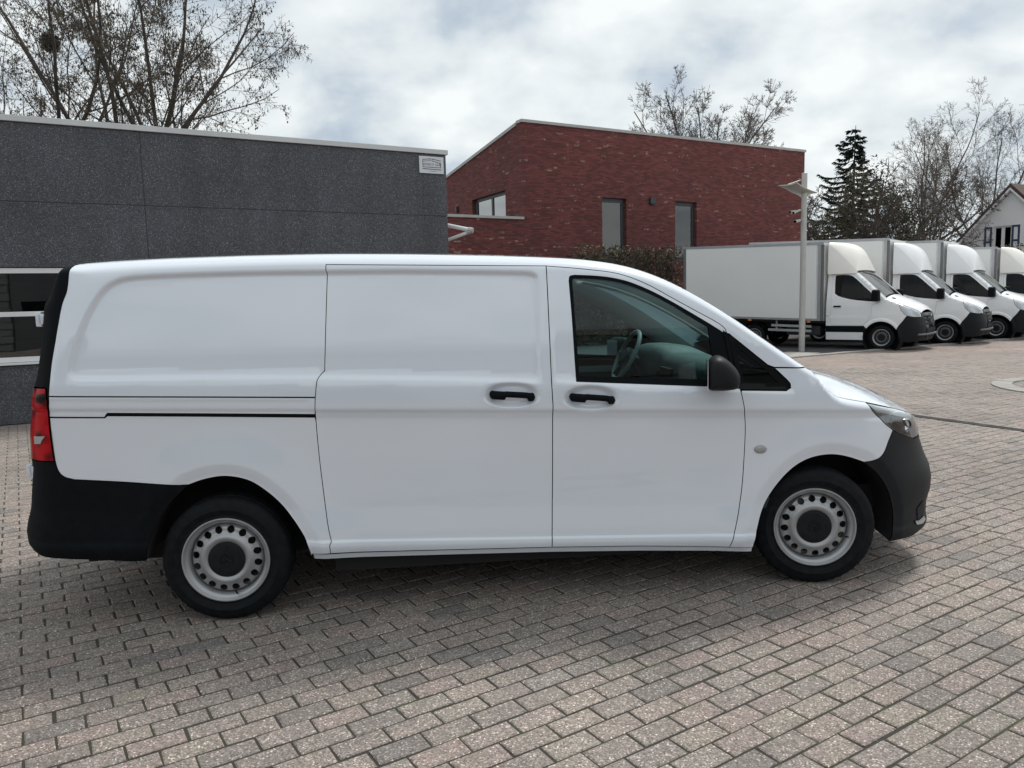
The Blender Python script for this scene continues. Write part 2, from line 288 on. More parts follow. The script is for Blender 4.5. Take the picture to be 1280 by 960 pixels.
class MB:
    def __init__(s): s.v = []; s.f = []
    def add(s, vs, fs):
        b = len(s.v); s.v += [tuple(v) for v in vs]; s.f += [tuple(i + b for i in f) for f in fs]; return s
    def box(s, x0, x1, y0, y1, z0, z1):
        return s.add([(x0, y0, z0), (x1, y0, z0), (x1, y1, z0), (x0, y1, z0), (x0, y0, z1), (x1, y0, z1), (x1, y1, z1), (x0, y1, z1)],
                     [(0, 3, 2, 1), (4, 5, 6, 7), (0, 1, 5, 4), (1, 2, 6, 5), (2, 3, 7, 6), (3, 0, 4, 7)])
    def tube(s, pts, rad, n=8, cap=True):
        pts = [Vector(p) for p in pts]; rs = rad if hasattr(rad, '__len__') else [rad] * len(pts)
        rings = []; prev = None
        for i, p in enumerate(pts):
            d = (pts[min(i + 1, len(pts) - 1)] - pts[max(i - 1, 0)]).normalized()
            if prev is None:
                a = d.orthogonal().normalized()
            else:
                a = (prev - d * prev.dot(d))
                a = a.normalized() if a.length > 1e-6 else d.orthogonal().normalized()
            prev = a; b = d.cross(a)
            rings.append([p + (a * math.cos(2 * math.pi * k / n) + b * math.sin(2 * math.pi * k / n)) * rs[i] for k in range(n)])
        vs = [v for r in rings for v in r]; fs = []
        for i in range(len(rings) - 1):
            for k in range(n):
                k2 = (k + 1) % n; fs.append((i * n + k, i * n + k2, (i + 1) * n + k2, (i + 1) * n + k))
        if cap: fs.append(tuple(range(n))[::-1]); fs.append(tuple((len(rings) - 1) * n + k for k in range(n)))
        return s.add(vs, fs)
    def lathe_y(s, prof, n=48, c=(0, 0, 0), close=False, rmod=None):
        """profile of (radius, y) spun about the y axis"""
        vs = []; fs = []; m = len(prof)
        for k in range(n):
            a = 2 * math.pi * k / n
            for j, (r, y) in enumerate(prof):
                rr = r + (rmod(j, k) if rmod else 0)
                vs.append((c[0] + rr * math.cos(a), c[1] + y, c[2] + rr * math.sin(a)))
        for k in range(n):
            k2 = (k + 1) % n
            for j in range(m - 1): fs.append((k * m + j, k * m + j + 1, k2 * m + j + 1, k2 * m + j))
            if close: fs.append((k * m + m - 1, k * m, k2 * m, k2 * m + m - 1))
        return s.add(vs, fs)
    def prism(s, poly, y0, y1):
        """polygon of (x, z) pushed along y"""
        n = len(poly); vs = [(x, y0, z) for x, z in poly] + [(x, y1, z) for x, z in poly]
        fs = [tuple(range(n)), tuple(range(2 * n - 1, n - 1, -1))] + [(k, k + n, (k + 1) % n + n, (k + 1) % n) for k in range(n)]
        return s.add(vs, fs)
    def loft(s, rings, closed=True, cap=True):
        n = len(rings[0]); vs = [v for r in rings for v in r]; fs = []
        for i in range(len(rings) - 1):
            for k in range(n if closed else n - 1):
                k2 = (k + 1) % n; fs.append((i * n + k, i * n + k2, (i + 1) * n + k2, (i + 1) * n + k))
        if cap and closed: fs.append(tuple(range(n))[::-1]); fs.append(tuple((len(rings) - 1) * n + k for k in range(n)))
        return s.add(vs, fs)
    def build(s, name, mat, parent=None, smooth=False, sharp=35, bevel=0.0, fix=True):
        o = mesh_obj(name, s.v, s.f, mat, parent)
        me = o.data
        if fix or bevel:
            bm = bmesh.new(); bm.from_mesh(me); bmesh.ops.recalc_face_normals(bm, faces=bm.faces)
            if bevel:
                es = [e for e in bm.edges if len(e.link_faces) == 2 and e.calc_face_angle(0) > R(25)]
                bmesh.ops.bevel(bm, geom=es, offset=bevel, segments=2, affect='EDGES', profile=0.6, clamp_overlap=True)
            bm.to_mesh(me); bm.free()
        if smooth: me.shade_smooth(); me.set_sharp_from_angle(angle=R(sharp))
        return o
def catmull(pts, per=6):
    P = [np.array(p, float) for p in pts]; P = [2 * P[0] - P[1]] + P + [2 * P[-1] - P[-2]]; out = []
    for i in range(1, len(P) - 2):
        for k in range(per):
            t = k / per
            out.append(0.5 * (2 * P[i] + (P[i + 1] - P[i - 1]) * t + (2 * P[i - 1] - 5 * P[i] + 4 * P[i + 1] - P[i + 2]) * t * t + (3 * P[i] - P[i - 1] - 3 * P[i + 1] + P[i + 2]) * t ** 3))
    out.append(P[-2]); return [tuple(p) for p in out]
def in_poly(pts, poly):
    x, y = pts[:, 0], pts[:, 1]; inside = np.zeros(len(pts), bool); n = len(poly); j = n - 1
    for i in range(n):
        xi, yi = poly[i]; xj, yj = poly[j]
        if yi != yj:
            c = ((yi > y) != (yj > y)) & (x < (xj - xi) * (y - yi) / (yj - yi) + xi); inside ^= c
        j = i
    return inside
def line_dist(pts, line, closed=False, lim=None):
    if lim is not None:
        L_ = np.array(line, float); lo = L_.min(0) - lim; hi = L_.max(0) + lim
        m = (pts >= lo).all(1) & (pts <= hi).all(1); out = np.full(len(pts), 1e3)
        if m.any(): out[m] = line_dist(pts[m], line, closed)
        return out
    A = np.array(line, float); B = np.roll(A, -1, 0)
    if not closed: A = A[:-1]; B = B[:-1]
    best = np.full(len(pts), 1e9)
    for a, b in zip(A, B):
        d = b - a; l2 = max(d @ d, 1e-12); t = np.clip(((pts - a) @ d) / l2, 0, 1)
        q = pts - a - t[:, None] * d; best = np.minimum(best, np.sqrt((q ** 2).sum(1)))
    return best
def resample(poly, step):
    out = []; n = len(poly)
    for i in range(n):
        a = np.array(poly[i], float); b = np.array(poly[(i + 1) % n], float); l = np.linalg.norm(b - a)
        if l < 1e-5: continue
        k = max(1, int(math.ceil(l / step)))
        for j in range(k): out.append(a + (b - a) * j / k)
    return np.array(out)
def resample_open(line, step):
    P = [np.array(q, float) for q in line]; out = []
    for a, b in zip(P[:-1], P[1:]):
        k = max(1, int(math.ceil(np.linalg.norm(b - a) / step))); out += [a + (b - a) * j / k for j in range(k)]
    return np.array(out + [P[-1]])
def area2(p): return 0.5 * np.sum(p[:, 0] * np.roll(p[:, 1], -1) - np.roll(p[:, 0], -1) * p[:, 1])
def inset(poly, g):
    p = np.array(poly); 
    if area2(p) < 0: p = p[::-1]
    a = np.roll(p, 1, 0); b = np.roll(p, -1, 0)
    e1 = p - a; e2 = b - p
    e1 /= np.linalg.norm(e1, axis=1)[:, None] + 1e-12; e2 /= np.linalg.norm(e2, axis=1)[:, None] + 1e-12
    n1 = np.stack([-e1[:, 1], e1[:, 0]], 1); n2 = np.stack([-e2[:, 1], e2[:, 0]], 1)
    m = n1 + n2; l = np.linalg.norm(m, axis=1)[:, None]; m = m / np.maximum(l, 0.4)
    k = np.clip(1 / np.maximum((m * n1).sum(1), 0.5), 1, 1.6)[:, None]
    return p + m * k * g
def sstep(x): x = np.clip(x, 0, 1); return x * x * (3 - 2 * x)

# ------------------------------------------------------------------ vehicle shells: the side is y = S(u, z); panels are cut out of it
class Shell:
    rake = 0.0; uref = 0.0
    def __init__(s, bz, bw, front, rear, unz, unu, urz, uru, smooth=0.0045):
        g = np.arange(-0.1, 3.2, 0.004); w = np.interp(g, bz, bw)
        if smooth:
            k = np.exp(-0.5 * (np.arange(-12, 13) * 0.004 / smooth) ** 2); k /= k.sum(); w = np.convolve(np.pad(w, 12, 'edge'), k, 'valid')
        s.bz, s.bw = g, w; s.front, s.rear = front, rear
        s.unz, s.unu, s.urz, s.uru = map(np.array, (unz, unu, urz, uru))
        s.E = None; s.feats = []
    extra = None
    def bake(s, u0, u1, z0, z1, h=0.005):
        """sample the pressings once on a fine grid"""
        us = np.arange(u0, u1, h); zs = np.arange(z0, z1, h); gu, gz = np.meshgrid(us, zs, indexing='ij'); W = np.zeros(gu.shape)
        for f in s.feats: W = W + f(gu.ravel(), gz.ravel()).reshape(gu.shape)
        k = np.array([0.05, 0.25, 0.4, 0.25, 0.05])
        for ax in (0, 1): W = np.apply_along_axis(lambda m: np.convolve(np.pad(m, 2, 'edge'), k, 'valid'), ax, W)
        def f(u, z):
            a = np.clip((u - u0) / h, 0, len(us) - 1.001); b = np.clip((z - z0) / h, 0, len(zs) - 1.001); i = a.astype(int); j = b.astype(int); a = a - i; b = b - j
            return (W[i, j] * (1 - a) + W[i + 1, j] * a) * (1 - b) + (W[i, j + 1] * (1 - a) + W[i + 1, j + 1] * a) * b
        s.feats = [f]
    def un(s, z): return np.interp(z, s.unz, s.unu)
    def ur(s, z): return np.interp(z, s.urz, s.uru)
    def plan(s, u, z):
        u0, a, b = s.front; t = np.clip((u - u0) / (s.un(z) - u0), 0, 0.9995); k = (1 - t ** a) ** (1 / b)
        if s.rear:
            u0, a, b = s.rear; t = np.clip((u0 - u) / (u0 - s.ur(z)), 0, 0.9995); k = k * (1 - t ** a) ** (1 / b)
        return k
    def S(s, u, z):
        u = np.asarray(u, float); z = np.asarray(z, float)
        w = np.interp(z + s.rake * (u - s.uref), s.bz, s.bw)
        for f in s.feats: w = w + f(u, z)
        if s.E is not None:
            Eu, Ez, Ey, Er = s.E
            zE = np.interp(u, Eu, Ez); yE = np.interp(u, Eu, Ey); r = np.interp(u, Eu, Er)
            d = np.clip((zE - z) / r, 0, 1); k = 1 - np.sqrt(np.clip(1 - (1 - d) ** 2, 0, 1))
            w = w - np.maximum(w - yE, 0) * k
        return w * s.plan(u, z)
    def normals(s, u, z):
        h = 0.004
        gu = (s.S(u + h, z) - s.S(u - h, z)) / (2 * h); gz = (s.S(u, z + h) - s.S(u, z - h)) / (2 * h)
        n = np.stack([-gu, np.ones_like(gu), -gz], 1); return n / np.linalg.norm(n, axis=1)[:, None]   # outward with y as +S
    def panel(s, name, poly, mat, parent, gap=0.0025, holes=(), off=0.0, depth=0.014, step=0.022, side=-1, edge=0.014, flange=True):
        P = resample(poly, edge); P = inset(P, gap)
        H = [inset(resample(h, edge), -gap) for h in holes]
        lo, hi = P.min(0), P.max(0)
        gx, gy = np.meshgrid(np.arange(lo[0], hi[0], step), np.arange(lo[1], hi[1], step)); gx = gx + (np.arange(gx.shape[0]) % 2)[:, None] * step * 0.5
        G = np.stack([gx.ravel(), gy.ravel()], 1); G = G[in_poly(G, P)]
        if len(G): G = G[line_dist(G, P, True) > step * 0.45]
        for h in H:
            if len(G): G = G[~in_poly(G, h)]
            if len(G): G = G[line_dist(G, h, True) > step * 0.45]
        if s.extra is not None:
            X = s.extra; X = X[(X[:, 0] > lo[0]) & (X[:, 0] < hi[0]) & (X[:, 1] > lo[1]) & (X[:, 1] < hi[1])]
            if len(X): X = X[in_poly(X, P)]
            if len(X): X = X[line_dist(X, P, True) > 0.0035]
            for h in H:
                if len(X): X = X[~in_poly(X, h)]
                if len(X): X = X[line_dist(X, h, True) > 0.0035]
            cell = lambda A, q: set(map(tuple, np.floor(A / q).astype(int)))
            if len(X):
                occ = cell(X, 0.011); gi = np.floor(G / 0.011).astype(int)
                G = G[[not any((a + i, b + j) in occ for i in (-1, 0, 1) for j in (-1, 0, 1)) for a, b in gi]] if len(G) else G
                seen = set(); keep = []
                for q in X:
                    c = (int(q[0] / 0.0045), int(q[1] / 0.0045))
                    if c not in seen: seen.add(c); keep.append(q)
                G = np.concatenate([G, np.array(keep)]) if len(G) else np.array(keep)
        loops = [P] + H; pts = np.concatenate(loops + ([G] if len(G) else [])); edges = []; b = 0
        for l in loops:
            n = len(l); edges += [(b + i, b + (i + 1) % n) for i in range(n)]; b += n
        res = delaunay_2d_cdt([Vector(p) for p in pts], edges, [], 0, 1e-6)
        V = np.array([(v.x, v.y) for v in res[0]]); T = np.array(res[2])
        C = V[T].mean(1); keep = in_poly(C, P)
        for h in H: keep &= ~in_poly(C, h)
        T = T[keep]
        y = s.S(V[:, 0], V[:, 1]) + off; n = s.normals(V[:, 0], V[:, 1])
        verts = [(V[i, 0], side * y[i], V[i, 1]) for i in range(len(V))]; nor = [(n[i, 0], side * n[i, 1], n[i, 2]) for i in range(len(V))]
        e1 = V[T[:, 1]] - V[T[:, 0]]; e2 = V[T[:, 2]] - V[T[:, 0]]; ccw = (e1[:, 0] * e2[:, 1] - e1[:, 1] * e2[:, 0]) > 0
        want = (side < 0)
        faces = [tuple(map(int, t)) if c == want else tuple(map(int, t[::-1])) for t, c in zip(T, ccw)]
        if flange:
            for li, l in enumerate(loops):
                m = len(l); b0 = len(verts); yy = s.S(l[:, 0], l[:, 1]) + off
                nx = np.roll(l, -1, 0) - np.roll(l, 1, 0); nx = np.stack([nx[:, 1], -nx[:, 0]], 1); nx /= np.linalg.norm(nx, axis=1)[:, None] + 1e-9
                if area2(l) < 0: nx = -nx
                if li: nx = -nx
                for dd in (0, depth):
                    for i in range(m): verts.append((l[i, 0], side * max(yy[i] - dd, 0.0), l[i, 1])); nor.append((nx[i, 0], 0.15 * side, nx[i, 1]))
                for i in range(m): faces.append((b0 + i, b0 + (i + 1) % m, b0 + m + (i + 1) % m, b0 + m + i))
        return mesh_obj(name, verts, faces, mat, parent, normals=nor)
    def top(s, name, u0, u1, mat, parent, crown, nu=40, ny=28, off=0.0, bow=0.0, trim=0.0, thick=0.0):
        """roof, screen or bonnet stretched between the two top edges"""
        Eu, Ez, Ey, Er = s.E; us = np.linspace(u0, u1, nu); sy = np.sin(np.linspace(-1, 1, ny) * math.pi / 2)
        V = []; F = []
        for u in us:
            z = np.interp(u, Eu, Ez); y = np.interp(u, Eu, Ey) * s.plan(u, z) - trim; c = crown(u) if callable(crown) else crown
            for q in sy: V.append((u + bow * (1 - q * q), q * y, z + c * (1 - abs(q) ** 2.2) + off))
        for i in range(nu - 1):
            for j in range(ny - 1): F.append((i * ny + j, (i + 1) * ny + j, (i + 1) * ny + j + 1, i * ny + j + 1))
        return mesh_obj(name, V, F, mat, parent, smooth=True)
    def face(s, name, z0, z1, mat, parent, front=True, cut=0.97, off=0.0, nz=24, ny=26, y0=-1.0, y1=1.0):
        """nose or tail face between the two side cuts"""
        u0, a, b = s.front if front else s.rear; V = []; F = []
        kc = (1 - cut ** a) ** (1 / b)
        for z in np.linspace(z0, z1, nz):
            ue = float(s.un(z) if front else s.ur(z)); w = float(np.interp(z + s.rake * (ue - s.uref), s.bz, s.bw))
            for q in np.linspace(y0, y1, ny):
                k = abs(q) * kc; t = (1 - k ** b) ** (1 / a); V.append((u0 + t * (ue - u0) + (off if front else -off), q * kc * w, z))
        for i in range(nz - 1):
            for j in range(ny - 1):
                f = (i * ny + j, i * ny + j + 1, (i + 1) * ny + j + 1, (i + 1) * ny + j); F.append(f if front else f[::-1])
        return mesh_obj(name, V, F, mat, parent, smooth=True)
# ------------------------------------------------------------------ wheels
def disc_with_holes(name, r_out, r_in, holes, prof, mat, parent, loc, side=-1, step=0.011):
    """pressed steel disc: heightfield over (x, z) with round holes; prof(r) is how far it lies inside the outer face"""
    circ = lambda r, n, cx=0, cz=0, ph=0: np.array([(cx + r * math.cos(2 * math.pi * k / n + ph), cz + r * math.sin(2 * math.pi * k / n + ph)) for k in range(n)])
    loops = [circ(r_out, 96)] + [circ(h[2], 14, h[0], h[1]) for h in holes]
    pts = list(loops[0])
    G = []
    for r in np.arange(step, r_out - step * 0.4, step):
        n = max(8, int(2 * math.pi * r / step)); G += list(circ(r, n, 0, 0, r * 37))
    G = np.array(G)
    for h in holes: G = G[np.hypot(G[:, 0] - h[0], G[:, 1] - h[1]) > h[2] + step * 0.4]
    allp = np.concatenate(loops + [G]); edges = []; b = 0
    for l in loops:
        edges += [(b + i, b + (i + 1) % len(l)) for i in range(len(l))]; b += len(l)
    res = delaunay_2d_cdt([Vector(p) for p in allp], edges, [], 0, 1e-6)
    V = np.array([(v.x, v.y) for v in res[0]]); T = np.array(res[2]); C = V[T].mean(1); keep = np.hypot(C[:, 0], C[:, 1]) < r_out * 0.9999
    for h in holes: keep &= np.hypot(C[:, 0] - h[0], C[:, 1] - h[1]) > h[2] * 0.97
    T = T[keep]
    rr = np.hypot(V[:, 0], V[:, 1]); d = prof(rr)
    verts = [(V[i, 0], side * (-d[i]), V[i, 1]) for i in range(len(V))]
    e1 = V[T[:, 1]] - V[T[:, 0]]; e2 = V[T[:, 2]] - V[T[:, 0]]; ccw = (e1[:, 0] * e2[:, 1] - e1[:, 1] * e2[:, 0]) > 0
    faces = [tuple(map(int, t)) if c == (side < 0) else tuple(map(int, t[::-1])) for t, c in zip(T, ccw)]
    for l in loops[1:]:
        b0 = len(verts); m = len(l); d0 = prof(np.hypot(l[:, 0], l[:, 1]))
        for dd in (0, 0.006):
            for i in range(m): verts.append((l[i, 0], side * (-d0[i] - dd), l[i, 1]))
        for i in range(m): faces.append((b0 + i, b0 + (i + 1) % m, b0 + m + (i + 1) % m, b0 + m + i))
    o = mesh_obj(name, verts, faces, mat, parent, smooth=True); o.location = loc
    return o
def make_wheel(parent, loc, side=-1, steer=0.0, Rr=0.332, half=0.1, spin=0.0, seg=144, disc='rim_silver'):
    """wheel (tyre) > rim, wheel_disc, hub_cap; local origin at the centre of the outer sidewall"""
    k = Rr / 0.332; s = side
    prof = [(0.214, 0.028), (0.217, 0.006), (0.226, 0.002), (0.236, 0.004), (0.262, -0.008), (0.268, -0.0105), (0.272, -0.008), (0.29, -0.004), (0.303, 0.002), (0.316, 0.010), (0.3255, 0.022),
            (0.329, 0.036), (0.331, 0.05), (0.324, 0.053), (0.324, 0.060), (0.3315, 0.063), (0.332, 0.094), (0.325, 0.096), (0.325, 0.104), (0.332, 0.106), (0.3315, 0.137), (0.324, 0.140), (0.324, 0.147), (0.331, 0.15), (0.327, 0.17), (0.316, 0.19), (0.29, 0.205), (0.25, 0.205), (0.214, 0.17)]
    prof = [(r * k, -s * y * half / 0.1) for r, y in prof]
    def rm(j, q):
        if j in (10, 11) and (q % 3) < 1: return -0.0035
        if j in (12, 15, 16, 19, 20, 23) and ((q + j) % 4) < 1: return -0.003
        return 0
    w = MB().lathe_y(prof, seg, rmod=rm if seg > 90 else None).build('wheel', 'rubber', parent, smooth=True, sharp=28)
    w.location = loc; w.rotation_euler = (0, spin, steer)
    rp = [(0.2235, 0.004), (0.2225, -0.002), (0.2165, -0.003), (0.2115, 0.002), (0.209, 0.012), (0.203, 0.0155), (0.1985, 0.018), (0.1935, 0.024), (0.1895, 0.034), (0.187, 0.07), (0.187, 0.15), (0.2, 0.17)]
    MB().lathe_y([(r * k, -s * y) for r, y in rp], 96).build('rim', 'rim_silver', w, smooth=True, sharp=50)
    pr = np.array([0, 0.085, 0.098, 0.106, 0.116, 0.126, 0.136, 0.146, 0.172, 0.1775, 0.182, 0.2]) ; pd = np.array([0.014, 0.014, 0.011, 0.001, -0.002, 0.002, 0.014, 0.021, 0.024, 0.034, 0.058, 0.062]) + 0.004
    g = np.linspace(0, 0.2, 400); gd = np.interp(g, pr, pd); kk = np.exp(-0.5 * (np.arange(-8, 9) * 0.0005 / 0.002) ** 2); kk /= kk.sum(); gd = np.convolve(np.pad(gd, 8, 'edge'), kk, 'valid')
    holes = [(0.1575 * k * math.cos(2 * math.pi * (i + 0.5) / 16), 0.158 * k * math.sin(2 * math.pi * (i + 0.5) / 16), 0.0192 * k) for i in range(16)]
    disc_with_holes('wheel_disc', 0.188 * k, 0, holes, lambda r: np.interp(r / k, g, gd), disc, w, (0, 0, 0), side)
    cp = [(0.0001, 0.006), (0.03, 0.0055), (0.055, 0.0035), (0.085, 0.006), (0.0935, 0.009), (0.0955, 0.018)]
    cap = MB().lathe_y([(r * k, -s * (y + 0.002)) for r, y in cp], 48).build('hub_cap', 'grey_plastic', w, smooth=True, sharp=40)
    e = MB()
    for i in range(24):
        pass
    ring = [(0.033 * math.cos(2 * math.pi * i / 24), s * -0.0055 + s * 0.0015, 0.033 * math.sin(2 * math.pi * i / 24)) for i in range(25)]
    e.tube([Vector(q) * 1.0 for q in ring], 0.0022, 5, cap=False)
    for i in range(3):
        a = math.pi / 2 + i * 2 * math.pi / 3
        e.loft([[(q * math.cos(a) - wd * math.sin(a), s * -0.0055 + s * hh, q * math.sin(a) + wd * math.cos(a)) for wd, hh in ((-ww, 0.0), (0, 0.004), (ww, 0.0))] for q, ww in ((0.001, 0.0055), (0.032, 0.0015))], closed=True)
    for i in range(5):
        a = math.pi / 2 + math.pi / 5 + i * 2 * math.pi / 5
        e.lathe_y([(0.0001, s * 0.004), (0.0075, s * 0.004), (0.0085, s * -0.008)], 8, c=(0.066 * math.cos(a), s * -0.006, 0.066 * math.sin(a)))
    e.build('hub_emblem', 'grey_plastic', w, smooth=True, sharp=40)
    MB().tube([(0.172 * k * math.cos(0.6), s * 0.0, 0.172 * k * math.sin(0.6)), (0.193 * k * math.cos(0.6), s * -0.012, 0.193 * k * math.sin(0.6))], 0.004, 6).build('valve', 'black_plastic', w)
    # dark brake drum behind the holes
    MB().lathe_y([(0.0001, -s * 0.06), (0.16 * k, -s * 0.06), (0.165 * k, -s * 0.16)], 40).build('brake_disc', 'liner', w, smooth=True)
    return w

# ------------------------------------------------------------------ the van
VX, VY, VYAW = -1.5079, 3.8750, 0.09848       # foot of the near rear wheel, heading
WB, HALF = 3.2, 0.935                          # wheelbase; wheel outer face from the centre line
van = empty('panel_van', (VX - HALF * math.sin(VYAW), VY + HALF * math.cos(VYAW), 0), VYAW)
tag(van, 'white panel van with black bumpers and grey steel wheels standing on the paving', 'van')
cy_, sy_ = math.cos(VYAW), math.sin(VYAW)
vo = np.array([van.location.x, van.location.y])
def to_van(v): return np.array([v[0] * cy_ + v[1] * sy_, -v[0] * sy_ + v[1] * cy_, v[2]])
CV = to_van(np.array([-vo[0], -vo[1], CAM_H]))
def on_y(px, y):
    d = to_van(ray(px)); t = (y - CV[1]) / d[1]; P = CV + d * t; return P[0], P[2]
bz = [0.10, 0.24, 0.30, 0.335, 0.365, 0.385, 0.40, 0.44, 0.56, 0.70, 0.90, 1.035, 1.07, 1.085, 1.11, 1.19, 1.235, 1.30, 1.45, 1.60, 1.72, 1.80, 1.86, 1.95]
bw = [0.90, 0.925, 0.950, 0.964, 0.970, 0.968, 0.9605, 0.9580, 0.9445, 0.9415, 0.9405, 0.9420, 0.9520, 0.9605, 0.9615, 0.9555, 0.949, 0.940, 0.920, 0.895, 0.873, 0.856, 0.843, 0.82]
FRONT = (3.28, 2.3, 2.5); REAR = (-0.72, 2.6, 4.5)
def tangent_end(px, front, ymid):
    """where the nose (tail) must end so that its corner just touches the ray through px"""
    d = to_van(ray(px)); u0, a, b = FRONT if front else REAR
    z = CV[2] + d[2] * (-ymid - CV[1]) / d[1]
    w = float(np.interp(z + 0.04 * ((3.9 if front else -0.9) - 1.0), bz, bw)); t = np.linspace(0, 0.999, 400); y = -w * (1 - t ** a) ** (1 / b); ur = CV[0] + (y - CV[1]) / d[1] * d[0]
    lo, hi = 0.05, 2.0
    for _ in range(50):
        m = (lo + hi) / 2; u = u0 + t * m if front else u0 - t * m
        ex = (u - ur).max() if front else (ur - u).max()
        if ex > 0: hi = m
        else: lo = m
    return z, (u0 + lo if front else u0 - lo)
nose_px = [(1130, 508), (1140, 514), (1146.5, 530), (1148.5, 548), (1154, 566), (1161, 582), (1163.5, 596), (1162.5, 610), (1157.5, 624), (1156.5, 640), (1158, 650), (1151, 662), (1138, 670), (1118, 676)]
tail_px = [(92, 332), (82, 335), (74, 340), (70.8, 345), (67.7, 353), (63.8, 366), (60, 375), (56.3, 380), (55.2, 388), (52, 430), (47, 470), (43, 484), (39.8, 500), (38.5, 545), (40, 576), (42, 586), (41, 610), (39.5, 640), (35.5, 658), (34, 668), (36, 680), (43, 690), (55, 696)]
fz = sorted(tangent_end(q, True, 0.62) for q in nose_px); rz_ = sorted(tangent_end(q, False, 0.86) for q in tail_px)
vs_ = Shell(bz, bw, FRONT, REAR, [q[0] for q in fz], [q[1] for q in fz], [q[0] for q in rz_], [q[1] for q in rz_])
vs_.rake = 0.040; vs_.uref = 1.0
# top edge: roof rail, screen pillar, bonnet shut line
def e_pt(px, y0, planned=False):
    y = y0
    for _ in range(12):
        u, z = on_y(px, -y)
        if planned: y = y0 * float(vs_.plan(u, z))
    return u, z
E_roof = [((84, 334), .70), ((100, 330.5), .71), ((130, 327.5), .72), ((200, 323.5), .72), ((300, 320), .72), ((400, 318), .72), ((500, 318), .72), ((600, 319.5), .72), ((680, 322), .72), ((735, 325.5), .72), ((780, 332.5), .722), ((820, 345.5), .725), ((860, 365), .73), ((900, 389), .738), ((940, 416), .748), ((975, 440), .758), ((1000, 456), .77)]
E_hood = [((1009, 462), .83), ((1019, 474), .85), ((1033, 488), .87), ((1050, 496.5), .885), ((1085, 503), .90), ((1110, 508.5), .91), ((1130, 513.5), .92), ((1141, 518), .925)]
Ep = [(*e_pt(q, y), y, r) for (q, y), r in zip(E_roof, [.05] * 2 + [.075] * 9 + [.07] * 6)] + [(*e_pt(q, y, True), y, .045) for q, y in E_hood]
Ep.sort(); u_cowl = e_pt((1000, 456), .77)[0]; u_head = e_pt((735, 325.5), .72)[0]
hood_end = Ep[-1]
for k_ in range(1, 5):      # run the bonnet edge on to the nose tip
    uu = hood_end[0] + (float(vs_.un(hood_end[1] - 0.02)) - 0.003 - hood_end[0]) * k_ / 4
    if uu > Ep[-1][0]: Ep.append((uu, hood_end[1] - 0.035 * (k_ / 4) ** 1.5, .925, .03))
n_roof = len(E_roof); sm = catmull(Ep[:n_roof], 6) + catmull(Ep[n_roof:], 5); Ea = np.array([sm[0]] + [b for a, b in zip(sm[:-1], sm[1:]) if b[0] > a[0] + 1e-5]); vs_.E = (Ea[:, 0], Ea[:, 1], Ea[:, 2], Ea[:, 3])
def uv(px):
    """photo pixel -> (u, z) on the near side surface"""
    y = 0.94
    for _ in range(25):
        u, z = on_y(px, -y); y = 0.5 * y + 0.5 * float(vs_.S(u, z))
    return (u, z)
def U(*pxs): return [uv(q) for q in pxs]
def C(*pxs, per=5): return catmull([uv(q) for q in pxs], per)
def rev(l): return l[::-1]
def e_line(u0, u1, n=60, dz=0.0):
    us = np.linspace(u0, u1, n); return [(float(u), float(np.interp(u, vs_.E[0], vs_.E[1])) - dz) for u in us]
def tail(z, cut=0.985): return (REAR[0] - (REAR[0] - float(vs_.ur(z))) * cut, z)
def nose(z, cut=0.985): return (FRONT[0] + (float(vs_.un(z)) - FRONT[0]) * cut, z)
# ---- outlines, photo pixels
arch_r = C((389.8, 697), (386.7, 687), (380, 670), (368, 651), (350.6, 629), (330, 611.5), (309, 599.7), (282, 595), (257, 598.5), (235.5, 605.7))
arch_rb = C((235.5, 605.7), (213, 628.7), (197, 652.8), (187, 677), (183, 701))
arch_f = C((942.5, 679), (951, 642.5), (962.5, 617.5), (980, 595), (997.5, 580), (1017.5, 571), (1040, 568), (1060, 571), (1080, 577.5))
arch_fb = C((1080, 577.5), (1095, 590), (1106, 606), (1112.5, 622.5), (1116, 645), (1115, 667.5), (1111, 676))
slide_rear = U((407.5, 330.6), (407, 337.5), (408.5, 342), (405, 464)) + C((405, 464), (400, 469), (396, 477), (394, 495.6))[1:] + C((394, 495.6), (394.4, 520), (399, 571), (405, 619), (410, 655), (414.4, 676.7))[1:] + U((412.4, 681), (413.5, 691))
slide_front = U((682.5, 332.3), (686, 400)) + C((689.4, 476.7), (690.8, 500), (691, 516), (690.6, 600), (690, 684))
door_top = C((682.5, 332.3), (733, 336.5), (773, 342), (807.5, 354.5), (839, 371.5), (871, 389), (892.5, 400.5), (905, 409), (909.3, 416.5))
door_front = C((909.3, 416.5), (913.7, 434), (920, 468.7), (925.7, 486.5)) + C((925.7, 486.5), (930.5, 510), (931.7, 535), (928.7, 590), (923.7, 630), (917.5, 663.7), (911, 683.5))[1:]
white_rear = C((94, 331.5), (84, 362), (77, 383), (69.5, 425), (64.5, 455), (61.5, 485), (61, 496))
lower_rear = C((62.3, 522.5), (65, 548), (69, 575), (73.5, 589), (81, 596), (93, 599.3)) + U((150, 602), (225, 606))
qglass = U((910.8, 418)) + U((960, 457), (982, 475.5)) + C((982, 475.5), (986.5, 480), (987, 484.5), (983, 487.3))[1:] + U((926.5, 486.6), (914.5, 433))
hood_line = e_line(u_cowl + 0.02, uv((1083, 504))[0], 30)
head_low = C((1083.5, 504.5), (1090, 512.6), (1099.5, 522.8), (1106.5, 530), (1116, 537.6)); head_low2 = C((1116, 537.6), (1124, 541.5), (1134.7, 545.5), (1142, 548))
bump_white = C((1116, 537.6), (1110, 551), (1104, 564.5), (1097, 572), (1088, 576), (1080, 577.5))
